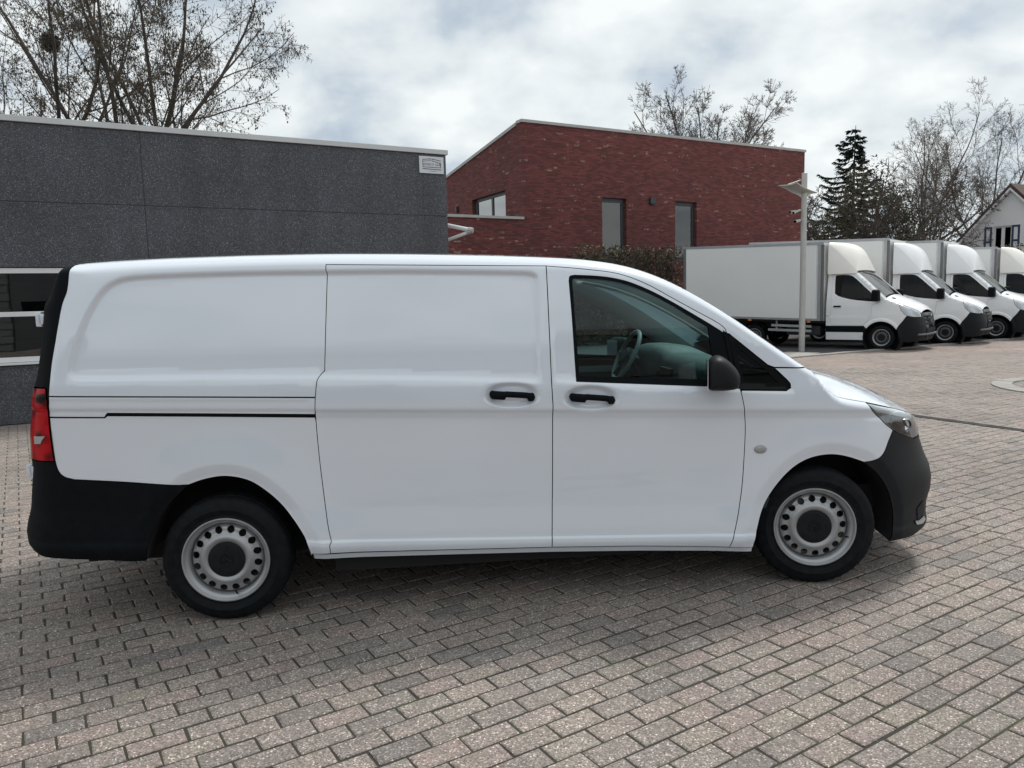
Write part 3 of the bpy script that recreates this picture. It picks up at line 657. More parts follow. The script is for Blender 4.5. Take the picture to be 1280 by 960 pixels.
win_out = U((721, 477), (715.5, 400), (711.3, 351)) + C((711.3, 351), (712.5, 345.5), (718, 344))[1:] + C((718, 344), (740, 344.8), (762, 347), (786, 352.5), (813, 363.5), (839, 377), (866, 392.5), (888, 405.5))[1:] + U((905.5, 416.5), (911, 437), (922.5, 484.8), (884, 483))
win_in = U((724.5, 470.5), (719, 400), (715.2, 352)) + C((715.2, 352), (716, 348.6), (720, 347.4))[1:] + C((720, 347.4), (740, 348.2), (762, 350.5), (786, 356), (813, 367), (838, 380), (863, 395), (886, 409))[1:] + U((892.3, 447), (896, 475.5))
# ---- pressings
def poly_recess(poly, depth, width):
    P = np.array(poly)
    def f(u, z):
        p = np.stack([np.ravel(u), np.ravel(z)], 1); ins = in_poly(p, P); d = line_dist(p, P, True, 0.06)
        return (-depth * sstep(np.where(ins, d, -d) / width + 0.5)).reshape(np.shape(u))
    return f
rec = C((92, 473), (88, 468), (90, 450), (99, 418), (112, 388), (128, 364), (148, 351), (180, 346.5), (250, 343.5), (330, 341.5), (405, 340.5), per=4) + U((500, 339.5), (600, 340.5)) + C((655, 341.5), (668, 344), (671.5, 355), (672.5, 400), (673.5, 440), (674.5, 468), (671, 475.5), (660, 476)) + U((540, 473), (400, 471.5), (250, 471.5), (120, 473.5))
belt = U((692, 476), (760, 480.5), (870, 485.5), (985, 490.5), (1010, 470), (900, 390), (800, 330), (700, 325))
bowl_s = uv((640, 493.5)); bowl_d = uv((739, 497.5))
def bowl(c):
    def f(u, z): 
        d = np.sqrt(((u - c[0]) / 0.150) ** 2 + ((z - c[1] + 0.022 * (u - c[0])) / 0.066) ** 2); return -0.020 * sstep((1.12 - d) / 0.5)
    return f
def flare(arch, amp=0.010):
    A = np.array(arch)
    def f(u, z):
        p = np.stack([np.ravel(u), np.ravel(z)], 1); d = line_dist(p, A, False, 0.32); return (-amp * 1.7 * np.clip((0.066 - d) / 0.066, 0, 1) + 0.016 * sstep((0.28 - d) / 0.26)).reshape(np.shape(u))
    return f
def in_rail(u, z):      # shallow channel the sliding door's carriage runs in
    zc = np.interp(u, [rl0[0], rl1[0]], [rl0[1], rl1[1]]); return -0.006 * sstep((0.045 - np.abs(z - zc)) / 0.02) * sstep((0.50 - u) / 0.05)
ve0_, ve1_ = float(vs_.E[0][0]), float(vs_.E[0][-1])
rl0 = uv((70, 509)); rl1 = uv((390, 509))
bl_ = np.array(U((692, 475), (760, 480.5), (870, 485.5), (985, 490)))
def belt_step(u, z):
    return -0.009 * sstep((z - np.interp(u, bl_[:, 0], bl_[:, 1])) / 0.022 + 0.5) * sstep((1.60 - z) / 0.3) * sstep((u - bl_[0, 0]) / 0.02) * sstep((bl_[-1, 0] + 0.05 - u) / 0.05)
feats = [poly_recess(rec, 0.020, 0.028), belt_step, bowl(bowl_s), bowl(bowl_d), flare(arch_r + arch_rb), flare(arch_f + arch_fb), in_rail]
vs_.feats = feats; vs_.bake(-1.1, 4.2, 0.1, 2.0)
def ring_pts(poly, ds, step): return np.concatenate([inset(resample(poly, step), d) for d in ds])
def off_line(line, ds):
    L_ = np.array(line); t = np.gradient(L_, axis=0); t /= np.linalg.norm(t, axis=1)[:, None] + 1e-9; n = np.stack([-t[:, 1], t[:, 0]], 1)
    return np.concatenate([L_ + n * d for d in ds] + [L_ - n * d for d in ds])
Xs = [ring_pts(rec, np.linspace(-0.018, 0.018, 9), 0.014), ring_pts(belt, np.linspace(-0.013, 0.013, 5), 0.02), off_line(resample_open(arch_r + arch_rb[1:], 0.012), np.linspace(0.02, 0.086, 10)), off_line(resample_open(arch_f + arch_fb[1:], 0.012), np.linspace(0.02, 0.086, 10))]
for c in (bowl_s, bowl_d):
    for k in np.linspace(0.5, 1.16, 10):
        a = np.linspace(0, 2 * math.pi, 60, endpoint=False); uu_ = c[0] + 0.150 * k * np.cos(a); Xs.append(np.stack([uu_, c[1] - 0.022 * (uu_ - c[0]) + 0.066 * k * np.sin(a)], 1))
for zz in (0.335, 0.352, 0.365, 0.375, 0.385, 0.393, 0.402, 0.415, 1.03, 1.045, 1.058, 1.068, 1.077, 1.086, 1.096, 1.11, 1.13):
    uu_ = np.arange(-1.0, 3.6, 0.025); Xs.append(np.stack([uu_, zz - 0.04 * (uu_ - 1.0)], 1))
for dz in (0.0015, 0.004, 0.008, 0.013, 0.020, 0.029, 0.040, 0.053, 0.067):
    uu_ = np.arange(ve0_, ve1_, 0.02); Xs.append(np.stack([uu_, np.interp(uu_, vs_.E[0], vs_.E[1]) - dz], 1))
vs_.extra = np.concatenate(Xs)
zt = uv((94, 332))
P_body = [(zt[0], float(np.interp(zt[0], vs_.E[0], vs_.E[1])))] + e_line(zt[0] + 0.02, u_cowl, 90)[0:] + U((1006, 458.5), (968, 458.9), (960, 456.0), (911.5, 417)) + rev(door_top) + slide_rear[1:7 + 0] 
# cut slide_rear at the seam
def upto(line, zlim, above=True): return [q for q in line if (q[1] >= zlim) == above]
z_seam = uv((394, 496))[1]
P_body = [(zt[0], float(np.interp(zt[0], vs_.E[0], vs_.E[1])))] + e_line(zt[0] + 0.02, u_cowl, 90) + U((1006, 458.5), (968, 458.9), (960, 456.0), (911.5, 417)) + rev(door_top) + [q for q in slide_rear[0:] if q[1] > z_seam] + U((394, 496.3), (250, 495.8), (61, 495.2)) + rev(white_rear)[1:-1]
P_rail = U((61.2, 496.2), (250, 496.9), (393.8, 497.4), (393.8, 517.8), (250, 516.8), (134, 516.3), (130.5, 521.5), (62, 521))
P_quart = U((62.3, 522.2), (131, 522.6), (134.5, 520.0), (250, 520.6), (393.9, 521.8)) + [q for q in slide_rear if q[1] < uv((394, 523))[1]] + U((390, 692.5)) + arch_r[1:] + rev(lower_rear)[0:]
P_slide = slide_rear + U((550, 687.5)) + rev(slide_front)
P_door = rev(slide_front)[0:] + door_top[1:] + door_front[1:] + U((800, 682.5))
P_fend = U((927, 488)) + U((983, 488.6), (988.5, 484.8)) + U((988, 479.5), (983.5, 474.2), (968.3, 460.0), (1006, 459.4)) + hood_line + head_low[1:] + bump_white[1:] + rev(arch_f)[1:] + U((941, 684.2), (911.3, 684.2)) + [q for q in rev(door_front) if q[1] < uv((926, 488))[1]][1:]
P_rb = lower_rear[3:] + U((235.5, 605.7)) + arch_rb[1:] + U((120, 699.5)) 
zb = uv((75, 698)); z_tl = uv((60, 577))[1]
P_rb = P_rb + [(zb[0], zb[1])] + [tail(z) for z in np.linspace(zb[1] + 0.004, z_tl, 22)] + U((60, 577.3), (68.7, 577))
tl_edge = C((57.5, 485.5), (60, 505), (62, 530), (65.5, 558), (68.3, 576))
P_tl = tl_edge + [tail(z) for z in np.linspace(uv((60, 576.5))[1], uv((52, 485.5))[1], 16)]
P_tr = rev(white_rear)[0:] ; ztop = float(np.interp(white_rear[0][0], vs_.E[0], vs_.E[1]))
P_tr = U((61.8, 521), (61, 500)) + rev(white_rear)[1:] + e_line(white_rear[0][0], vs_.E[0][0] + 0.02, 8)[1:] + [tail(z) for z in np.linspace(float(vs_.E[1][0]) - 0.02, uv((52, 484))[1], 24)] + U((58, 484.6), (60.3, 503), (61.4, 521))
hl_top = e_line(uv((1083, 504))[0], nose(0.94)[0], 20, 0.004)
z_h0 = uv((1142, 548))[1]; z_h1 = hl_top[-1][1]
P_hl = hl_top + [nose(z, 0.93) for z in np.linspace(z_h1 - 0.01, z_h0, 10)] + rev(head_low2)[1:] + rev(head_low)[1:-1]
z_b0 = uv((1111, 676.5))[1]
P_fb = head_low2 + [nose(z) for z in np.linspace(z_h0, z_b0 + 0.05, 26)] + U((1140, 669.5), (1125, 674), (1111, 676.5)) + rev(arch_fb)[1:] + rev(bump_white)[1:-1]
P_sill = U((391, 693.4), (550, 688.8), (690, 685.2), (800, 683.6), (941, 685.2), (940, 690), (800, 689), (690, 690.5), (550, 694.2), (393, 699.0))
sides = (-1, 1)
for sd_ in sides:
    K = dict(parent=van, side=sd_)
    bs = vs_.panel('body_side', P_body, 'white_paint', gap=0.0015, **K)
    vs_.panel('rail_cover', P_rail, 'white_paint', gap=0.0012, step=0.03, **K)
    vs_.panel('rear_quarter_panel', P_quart, 'white_paint', gap=0.0015, **K)
    sdo = vs_.panel('sliding_door', P_slide, 'white_paint', **K)
    fd = vs_.panel('front_door', P_door, 'white_paint', holes=[win_out], **K)
    vs_.panel('front_fender', P_fend, 'white_paint', gap=0.002, **K)
    rbp = vs_.panel('rear_bumper', P_rb, 'black_plastic', gap=0.001, off=0.004, step=0.03, **K)
    vs_.panel('rear_pillar_trim', P_tr, 'black_plastic', gap=0.001, off=0.002, step=0.02, **K)
    tl = vs_.panel('tail_light', P_tl, 'tail_red', gap=0.0015, off=0.008, depth=0.03, step=0.02, **K)
    vs_.panel('reversing_lens', U((43.5, 545), (57, 545), (53.5, 550), (51.5, 554.5), (44, 554.5)), 'galv', off=0.0095, gap=0, step=0.012, parent=tl, side=sd_)
    vs_.panel('reflector', U((46, 493), (56.5, 492), (57.5, 499), (53, 503.5), (46, 503)), 'gloss_black', off=0.0088, gap=0, step=0.012, parent=tl, side=sd_)
    vs_.panel('front_bumper', P_fb, 'grey_plastic', gap=0.001, off=0.004, step=0.024, **K)
    vs_.panel('sill', P_sill, 'white_paint', gap=0.0, off=-0.012, step=0.03, **K)
    # door glass, its rubber frame and the corner panel behind the mirror
    vs_.panel('window_frame', win_out, 'black_plastic', gap=-0.001, holes=[win_in], off=-0.004, parent=fd, side=sd_)
    vs_.panel('window_pane', win_in, 'van_glass', gap=-0.004, off=-0.012, parent=fd, side=sd_, flange=False)
    qf = vs_.panel('corner_window', qglass, 'gloss_black', gap=-0.0005, off=-0.003, step=0.02, holes=[U((918, 430), (955, 460), (974, 479), (931, 478))], **K)
    vs_.panel('pane', U((917, 428), (955, 458.5), (976, 480), (930, 479)), 'dark_glass', gap=0, off=-0.008, parent=qf, side=sd_, flange=False)
    vs_.panel('pillar_cover', U((903.5, 412.5), (908.8, 416.2), (913.2, 434), (919.6, 468.7), (925.0, 486.0), (921, 485.6), (909, 437)), 'black_plastic', gap=0.0, off=0.0015, step=0.02, parent=fd, side=sd_)
    # headlight: chrome bowl, dark lower part, clear lens
    hl = vs_.panel('headlight', P_hl, 'lamp_bowl', gap=0.003, off=-0.012, depth=0.02, step=0.016, **K)
    vs_.panel('lamp_glint', U((1086.5, 506.3), (1102, 508.3), (1119, 511.3), (1131, 514.5), (1134.5, 518), (1135.5, 524), (1131.5, 522), (1113, 518.3), (1096.5, 515.6)), 'lamp_white', off=-0.006, gap=0, step=0.012, parent=hl, side=sd_)  # white strip paints in the bright reflection of the bowl
    vs_.panel('lamp_bezel', U((1112, 529), (1124, 527), (1133, 529), (1140, 545), (1131, 543), (1119, 537.5)), 'gloss_black', off=-0.008, gap=0, step=0.012, parent=hl, side=sd_)
    vs_.panel('lamp_lens', P_hl, 'lens', gap=0.002, off=0.003, step=0.02, parent=hl, side=sd_)
    hb = uv((1130, 532)); ys = float(vs_.S(*hb))
    MB().lathe_y([(0.0001, sd_ * -0.01), (0.03, sd_ * 0.0), (0.036, sd_ * 0.012), (0.04, sd_ * 0.0)], 24, c=(hb[0] + 0.01, sd_ * (ys - 0.012), hb[1])).build('lamp_projector', 'chrome', hl, smooth=True)
    # side repeater
    ri = uv((950.5, 561.5)); ys = float(vs_.S(*ri))
    MB().loft([[(ri[0] + 0.034 * k * math.cos(a), sd_ * (ys + h), ri[1] + 0.022 * k * math.sin(a)) for a in np.linspace(0, 2 * math.pi, 24, endpoint=False)] for k, h in ((1.05, -0.002), (1.0, 0.006), (0.85, 0.0095), (0.5, 0.0115), (0.05, 0.012))]).build('side_repeater', 'galv', van, smooth=True, sharp=60)
    # door handles
    for px0, px1, par in (((611.5, 492.5), (668, 495.5), sdo), ((711, 495.5), (767.5, 499.5), fd)):
        a = np.array(uv(px0)); b = np.array(uv(px1)); rings = []
        for t in 0.5 - 0.5 * np.cos(np.linspace(0, math.pi, 40)):
            c = a + (b - a) * t; e_ = min(t, 1 - t); endk = min(1, e_ / 0.06); hh = 0.0225 * math.sqrt(max(0.004, 1 - (1 - endk) ** 2)) * (1.0 if 0.34 > t or t > 0.84 else 0.72)
            yy = float(vs_.S(np.array([a[0] - 0.06]), np.array([c[1]]))[0]) + 0.006 + 0.022 * min(1, e_ / 0.12); th = 0.013
            rings.append([(c[0], sd_ * (yy + th * math.cos(q)), c[1] + (0.008 if 0.34 < t < 0.84 else 0) + hh * math.sin(q)) for q in np.linspace(0, 2 * math.pi, 16, endpoint=False)])
        h = MB().loft(rings)
        h.build('door_handle', 'black_plastic', par, smooth=True, sharp=50)
        for t in (0.1, 0.9):
            c = a + (b - a) * t; MB().box(c[0] - 0.018, c[0] + 0.018, min(sd_ * 0.90, sd_ * 0.965), max(sd_ * 0.90, sd_ * 0.965), c[1] - 0.011, c[1] + 0.011).build('handle_bracket', 'black_plastic', par)
    # mirror
    mo = [(884.3, 481), (884.0, 465), (886, 452), (890, 446.5), (897, 444.5), (905, 447), (914, 454), (921, 462), (924.5, 470), (924, 480), (920, 485), (908, 487), (893, 487.2), (886, 486.5)]
    out = [on_y(q, -1.06) for q in mo]; out = [np.array(q) for q in catmull(out + [out[0]], 3)[:-1]]; cen = sum(out) / len(out)
    rings = []
    for yy, k in ((0.955, .55), (0.965, .8), (0.985, .93), (1.02, .99), (1.07, 1.0), (1.12, .97), (1.15, .88), (1.168, .72), (1.178, .45), (1.181, .1)):
        rear_u = min(q[0] for q in out)
        rings.append([(max(cen[0] + (q[0] - cen[0]) * k, rear_u + 0.02 * (1 - k)) + 0.30 * (1.06 - yy), sd_ * yy, cen[1] + (q[1] - cen[1]) * (k * 0.94 + 0.06) - 0.0) for q in out])
    mi = MB().loft(rings).build('wing_mirror', 'grey_plastic', van, smooth=True, sharp=60)
    MB().add([(rear_u + 0.30 * (1.06 - y) - 0.003 + e, sd_ * y, cen[1] + z) for y, z in ((1.0, -.075), (1.15, -.075), (1.15, .075), (1.0, .075)) for e in (0, 0.004)], [(0, 2, 4, 6), (1, 7, 5, 3), (0, 1, 3, 2), (2, 3, 5, 4), (4, 5, 7, 6), (6, 7, 1, 0)]).build('mirror_glass', 'chrome', mi)
    MB().box(cen[0] + 0.0, cen[0] + 0.07, min(sd_ * 0.92, sd_ * 0.98), max(sd_ * 0.92, sd_ * 0.98), cen[1] - 0.06, cen[1] - 0.02).build('mirror_foot', 'black_plastic', mi, bevel=0.008)
    # wheel houses
    for arcs in (arch_r + arch_rb[1:], arch_f + arch_fb[1:]):
        V = []; F = []; m = len(arcs); cz = np.mean([q[1] for q in arcs])
        for dd in (0.003, 0.16, 0.34):
            for q in arcs: V.append((q[0], sd_ * (float(vs_.S(q[0], q[1])) - dd), q[1] + (0.03 if dd > 0.1 else 0.0015)))
        for r_ in range(2):
            for i in range(m - 1): F.append((r_ * m + i, r_ * m + i + 1, (r_ + 1) * m + i + 1, (r_ + 1) * m + i))
        F.append(tuple(2 * m + i for i in range(m)))
        mesh_obj('wheel_arch_liner', V, F, 'liner', van)
    # rear door hinges
    for hp in ((48.5, 398.5), (37.5, 588)):
        hu, hz = on_y(hp, -0.80)
        MB().box(hu - 0.008, hu + 0.022, min(sd_ * 0.78, sd_ * 0.82), max(sd_ * 0.78, sd_ * 0.82), hz - 0.04, hz + 0.035).box(hu + 0.005, hu + 0.10, min(sd_ * 0.77, sd_ * 0.82), max(sd_ * 0.77, sd_ * 0.82), hz - 0.03, hz + 0.025).build('door_hinge', 'white_paint', van, smooth=True, bevel=0.006)
    # dark inner skin that closes the shut lines
    P_in = [(zt[0] - 0.02, vs_.E[1][0] - 0.03)] + e_line(zt[0] + 0.02, u_cowl, 60, 0.02) + e_line(u_cowl + 0.03, uv((1135, 515))[0], 20, 0.03) + U((1135, 560), (1112, 600)) + rev(arch_fb)[14:] + rev(arch_f)[1:] + U((940, 686), (690, 688), (393, 696)) + arch_r[1:] + arch_rb[1:] + U((120, 697), (60, 690), (55, 600), (57, 500), (70, 400))
    vs_.panel('inner_shell', P_in, 'gap_black', gap=0.004, holes=[[(q[0], q[1]) for q in win_out], U((916, 427), (955, 457.5), (978, 482), (928, 481))], off=-0.020, step=0.05, flange=False, **K)
crown_roof = lambda u: 0.035
ve0, ve1 = float(vs_.E[0][0]), float(vs_.E[0][-1])
vs_.top('roof', ve0 + 0.03, u_head, 'white_paint', van, 0.035)
vs_.top('windscreen', u_head + 0.01, u_cowl - 0.02, 'van_glass', van, lambda u: 0.035 + 0.05 * (u - u_head) / (u_cowl - u_head), trim=0.031, off=-0.002)
for s_ in (-1, 1):      # screen pillars between side and glass
    V = []; F = []; us = np.linspace(u_head + 0.0, u_cowl + 0.0, 40)
    for u in us:
        z = float(np.interp(u, vs_.E[0], vs_.E[1])); y = float(np.interp(u, vs_.E[0], vs_.E[2]))
        V += [(u, s_ * y, z), (u, s_ * (y - 0.030), z + 0.001), (u, s_ * (y - 0.05), z - 0.055), (u - 0.04, s_ * (y + 0.03), z - 0.10)]
    for i in range(len(us) - 1):
        for k in range(3): F.append((i * 4 + k, i * 4 + k + 1, i * 4 + 5 + k, i * 4 + 4 + k))
    mesh_obj('screen_pillar', V, F, 'white_paint', van, smooth=True, sharp=40)
    V = []; F = []
    for u in us[::3]:
        z = float(np.interp(u, vs_.E[0], vs_.E[1])); y = float(np.interp(u, vs_.E[0], vs_.E[2]))
        V += [(u - 0.02, s_ * (y - 0.065), z - 0.045), (u - 0.10, s_ * (y - 0.07), z - 0.09), (u - 0.13, s_ * (y + 0.04), z - 0.12)]
    for i in range(len(us[::3]) - 1):
        for k in range(2): F.append((i * 3 + k, i * 3 + k + 1, i * 3 + 4 + k, i * 3 + 3 + k))
    mesh_obj('pillar_lining', V, F, 'interior_light', van, smooth=True)
vs_.top('cowl', u_cowl - 0.10, u_cowl + 0.16, 'black_plastic', van, 0.05, off=-0.02, nu=10)
def hood_crown(u):
    t = min(1, max(0, (u - u_cowl) / (ve1 - u_cowl))); return 0.105 * (1 - 0.72 * t ** 4) + 0.03 * math.sin(math.pi * t)
vs_.top('bonnet', u_cowl + 0.045, ve1 - 0.002, 'white_paint', van, hood_crown, trim=0.007, nu=70, ny=44)
# nose: grille and bumper centre; tail: two doors and bumper
z_n1 = float(vs_.E[1][-1]); z_n0 = z_b0 + 0.05
vs_.face('radiator_grille', 0.66, z_n1 + 0.01, 'gloss_black', van, True, 0.94, -0.004)
for k_ in range(3):
    zz = 0.70 + 0.07 * k_; ue = float(vs_.un(zz))
    MB().loft([[(ue - 0.01 - 0.10 * (q / 0.5) ** 2 + dx, q, zz + dz) for dx, dz in ((0, 0), (0.02, 0.008), (0.02, 0.022), (0, 0.03))] for q in np.linspace(-0.42, 0.42, 15)]).build('grille_bar', 'alu', van, smooth=True)
st_u = float(vs_.un(0.80)) + 0.01
em = MB().tube([(st_u, 0.10 * math.cos(a), 0.79 + 0.10 * math.sin(a)) for a in np.linspace(0, 2 * math.pi, 33)], 0.008, 6, cap=False)
for i in range(3):
    a = math.pi / 2 + i * 2 * math.pi / 3; em.tube([(st_u, 0, 0.79), (st_u, 0.10 * math.cos(a), 0.79 + 0.10 * math.sin(a))], [0.012, 0.003], 6)
em.build('grille_emblem', 'chrome', van, smooth=True)
vs_.face('front_bumper_centre', z_n0, 0.67, 'grey_plastic', van, True, 0.99, 0.004)
# fog lamp recess at the bumper corner
def first_hit(px):
    ys = np.linspace(0.99, 0.2, 900); q = np.array([on_y(px, -y) for y in ys]); f = ys - vs_.S(q[:, 0], q[:, 1]); k = int(np.argmax(f < 0)) if (f < 0).any() else int(np.argmin(f))
    return tuple(q[k])
for sd_ in sides:
    vs_.panel('fog_lamp_recess', [first_hit(q) for q in ((1145.5, 635), (1152.5, 625.5), (1154, 634), (1153.5, 642), (1146, 649.5))], 'gap_black', van, gap=0, off=0.009, step=0.012, side=sd_)
    vs_.panel('fog_lamp_trim', [first_hit(q) for q in ((1142.5, 650.5), (1147, 649.8), (1153.5, 643.5), (1155.5, 648), (1152, 653.5), (1145, 655))], 'galv', van, gap=0, off=0.012, step=0.012, side=sd_)
for q0, q1 in ((-1, -0.008), (0.008, 1)):
    dr = vs_.face('rear_door', 0.60, float(vs_.E[1][0]) - 0.03, 'white_paint', van, False, 0.975, 0.002, y0=q0, y1=q1, ny=14)
    vs_.face('rear_window', 1.25, 1.66, 'gloss_black', dr, False, 0.965, 0.006, y0=q0 * 0.8 if q0 < -0.5 else 0.16, y1=q1 * 0.8 if q1 > 0.5 else -0.16, ny=12, nz=8)
vs_.face('rear_bumper_centre', zb[1] + 0.01, 0.60, 'black_plastic', van, False, 0.985, 0.006)
vs_.face('tailgate_backing', zb[1] + 0.02, float(vs_.E[1][0]) - 0.03, 'gap_black', van, False, 0.985, -0.02)
# underbody; the wide low middle box is added to darken the ground
MB().box(-0.85, 3.75, -0.55, 0.55, 0.24, 0.62).box(0.55, 2.70, -0.87, 0.87, 0.215, 0.45).box(-0.85, -0.55, -0.80, 0.80, 0.42, 0.6).box(3.55, 3.85, -0.7, 0.7, 0.24, 0.5).build('underbody', 'gap_black', van)
MB().tube([(-0.75, 0.30, 0.22), (0.2, 0.30, 0.22), (1.8, 0.2, 0.2)], 0.035, 8).build('exhaust', 'steel_dark', van)
for u_ in (0, 3.2): MB().tube([(u_, -0.78, 0.33), (u_, 0.78, 0.33)], 0.04, 8).build('axle', 'steel_dark', van)
# cabin
MB().box(1.50, 1.53, -0.84, 0.84, 0.45, 1.72).build('bulkhead', 'interior', van)
MB().box(1.5, 3.2, -0.88, 0.88, 0.44, 0.50).build('cabin_floor', 'interior', van)
Vh = MB()
Vh.loft([[(u, y, z) for y in np.linspace(-0.66, 0.66, 9)] for u, z in ((1.5, 1.75), (1.8, 1.78), (2.05, 1.76))], closed=False).build('headlining', 'interior_light', van, smooth=True, fix=False)
dprof = [(2.80, 0.62), (2.74, 0.80), (2.665, 0.98), (2.64, 1.06), (2.65, 1.13), (2.68, 1.17), (2.74, 1.185), (2.85, 1.185), (2.98, 1.165), (3.08, 1.12), (3.08, 0.6)]
MB().loft([[(u + bu - 0.02 * abs(y), y, z + bzz + 0.065 * (z > 0.7)) for u, z in dprof] for y, bu, bzz in ((-0.84, .03, -.03), (-0.7, .0, -.005), (-0.35, 0, 0), (-0.10, 0.0, 0.0), (0.10, 0.0, 0.0), (0.20, 0.0, 0.005), (0.235, -0.05, 0.035), (0.30, -0.07, 0.05), (0.42, -0.075, 0.055), (0.54, -0.07, 0.05), (0.60, -0.05, 0.03), (0.64, 0, 0.005), (0.84, .03, -.03))]).build('dashboard', 'dash', van, smooth=True, sharp=50)
MB().box(2.60, 2.68, -0.16, 0.14, 0.72, 1.06).build('centre_console', 'interior', van, bevel=0.02)
for y_, z_, w_, h_ in ((-0.02, 1.12, 0.11, 0.05), (-0.60, 1.13, 0.05, 0.03), (0.14, 1.11, 0.03, 0.03)): MB().box(2.615, 2.66, y_ - w_, y_ + w_, z_ - h_, z_ + h_).build('dash_vent', 'gap_black', van, bevel=0.006)
swu, swz = on_y((783, 444), 0.40)
sw = Matrix.Translation((swu, 0.40, swz)) @ Matrix.Rotation(R(27), 4, 'Y')
def sp(x, y, z): return sw @ Vector((x, y, z))
rim_ = MB().tube([sp(0, 0.185 * math.cos(a), 0.185 * math.sin(a)) for a in np.linspace(0, 2 * math.pi, 41)], 0.0155, 10, cap=False).build('steering_wheel', 'wheel_rim_grey', van, smooth=True)
s2 = MB()
for a in (R(0), R(180), R(-62), R(-118)): s2.tube([sp(0.02, 0.05 * math.cos(a), 0.05 * math.sin(a)), sp(0, 0.18 * math.cos(a), 0.18 * math.sin(a))], [0.022, 0.014], 8)
s2.loft([[sp(0.01 + h, 0.072 * k * math.cos(a), 0.06 * k * math.sin(a)) for a in np.linspace(0, 2 * math.pi, 20, endpoint=False)] for h, k in ((0.03, 1), (-0.015, 1.0), (-0.03, 0.8), (-0.034, 0.1))])
s2.tube([sp(0.02, 0, 0), sp(0.28, 0, 0)], 0.035, 10).build('steering_hub', 'interior', rim_, smooth=True)
for yc, wd in ((0.42, 0.25), (-0.30, 0.42)):
    st = MB().box(1.72, 2.20, yc - wd, yc + wd, 0.62, 0.80).build('seat', 'seat', van, bevel=0.05, smooth=True)
    b_ = MB()
    b_.loft([[(1.60 + (0.20 - 0.0) * 0 + o + (1.25 - z) * 0.22, yc + k * wd * math.copysign(abs(math.cos(a)) ** 0.4, math.cos(a)), z) if False else (1.62 + (1.35 - z) * 0.28 + t_ * math.copysign(abs(math.sin(a)) ** 0.6, math.sin(a)), yc + wd * k * math.copysign(abs(math.cos(a)) ** 0.5, math.cos(a)), z) for a in np.linspace(0, 2 * math.pi, 24, endpoint=False)] for z, k, t_, o in ((0.75, .95, .08, 0), (0.9, 1, .085, 0), (1.1, .98, .075, 0), (1.28, .88, .06, 0), (1.33, .7, .04, 0))])
    b_.build('seat_back', 'seat', st, smooth=True, sharp=60)
    for hy in ((yc,) if wd < 0.3 else (yc - 0.2, yc + 0.2)):
        MB().loft([[(1.60 + 0.045 * k * math.sin(a), hy + 0.13 * k * math.copysign(abs(math.cos(a)) ** 0.6, math.cos(a)), z) for a in np.linspace(0, 2 * math.pi, 20, endpoint=False)] for z, k in ((1.37, .6), (1.39, .95), (1.46, 1), (1.53, .95), (1.555, .5))]).build('headrest', 'seat', st, smooth=True, sharp=60)
for sd_ in sides:       # inner door linings with their pale top rail
    MB().box(1.72, 2.62, min(sd_ * 0.86, sd_ * 0.90), max(sd_ * 0.86, sd_ * 0.90), 0.55, 1.12).build('door_lining', 'interior', van, bevel=0.015)
    MB().box(1.75, 2.62, min(sd_ * 0.84, sd_ * 0.862), max(sd_ * 0.84, sd_ * 0.862), 1.07, 1.115).build('lining_rail', 'wheel_rim_grey', van, bevel=0.008)
    bx = MB().tube([(1.66, sd_ * 0.80, 1.58), (1.68, sd_ * 0.83, 1.2), (1.74, sd_ * 0.84, 0.8)], 0.02, 6); bx.build('seat_belt', 'interior', van)
for u_, s_, st_ in ((0.0, -1, 0.0), (WB, -1, R(-13)), (0.0, 1, 0.0), (WB, 1, R(-11))):
    make_wheel(van, (u_, s_ * HALF, 0.330), s_, st_, spin=random.random() * 6)
# ------------------------------------------------------------------ the yard
SD = Vector((0.86895, 0.49489, 0)); ND = Vector((-0.49489, 0.86895, 0)); BROT = math.atan2(SD.y, SD.x)
def sn(s, n, z=0.0): return SD * s + ND * n + Vector((0, 0, z))
def plane_hit(px, normal, dist):
    d = Vector(ray(px)); t = dist / d.dot(normal); return d * t + Vector((0, 0, CAM_H))
def sn_of(P): return P.dot(SD), P.dot(ND)
yard = mesh_obj('yard', [(-400, -200, -0.008), (400, -200, -0.008), (400, 900, -0.008), (-400, 900, -0.008)], [(0, 1, 2, 3)], 'paving_far'); tag(yard, kind='structure')
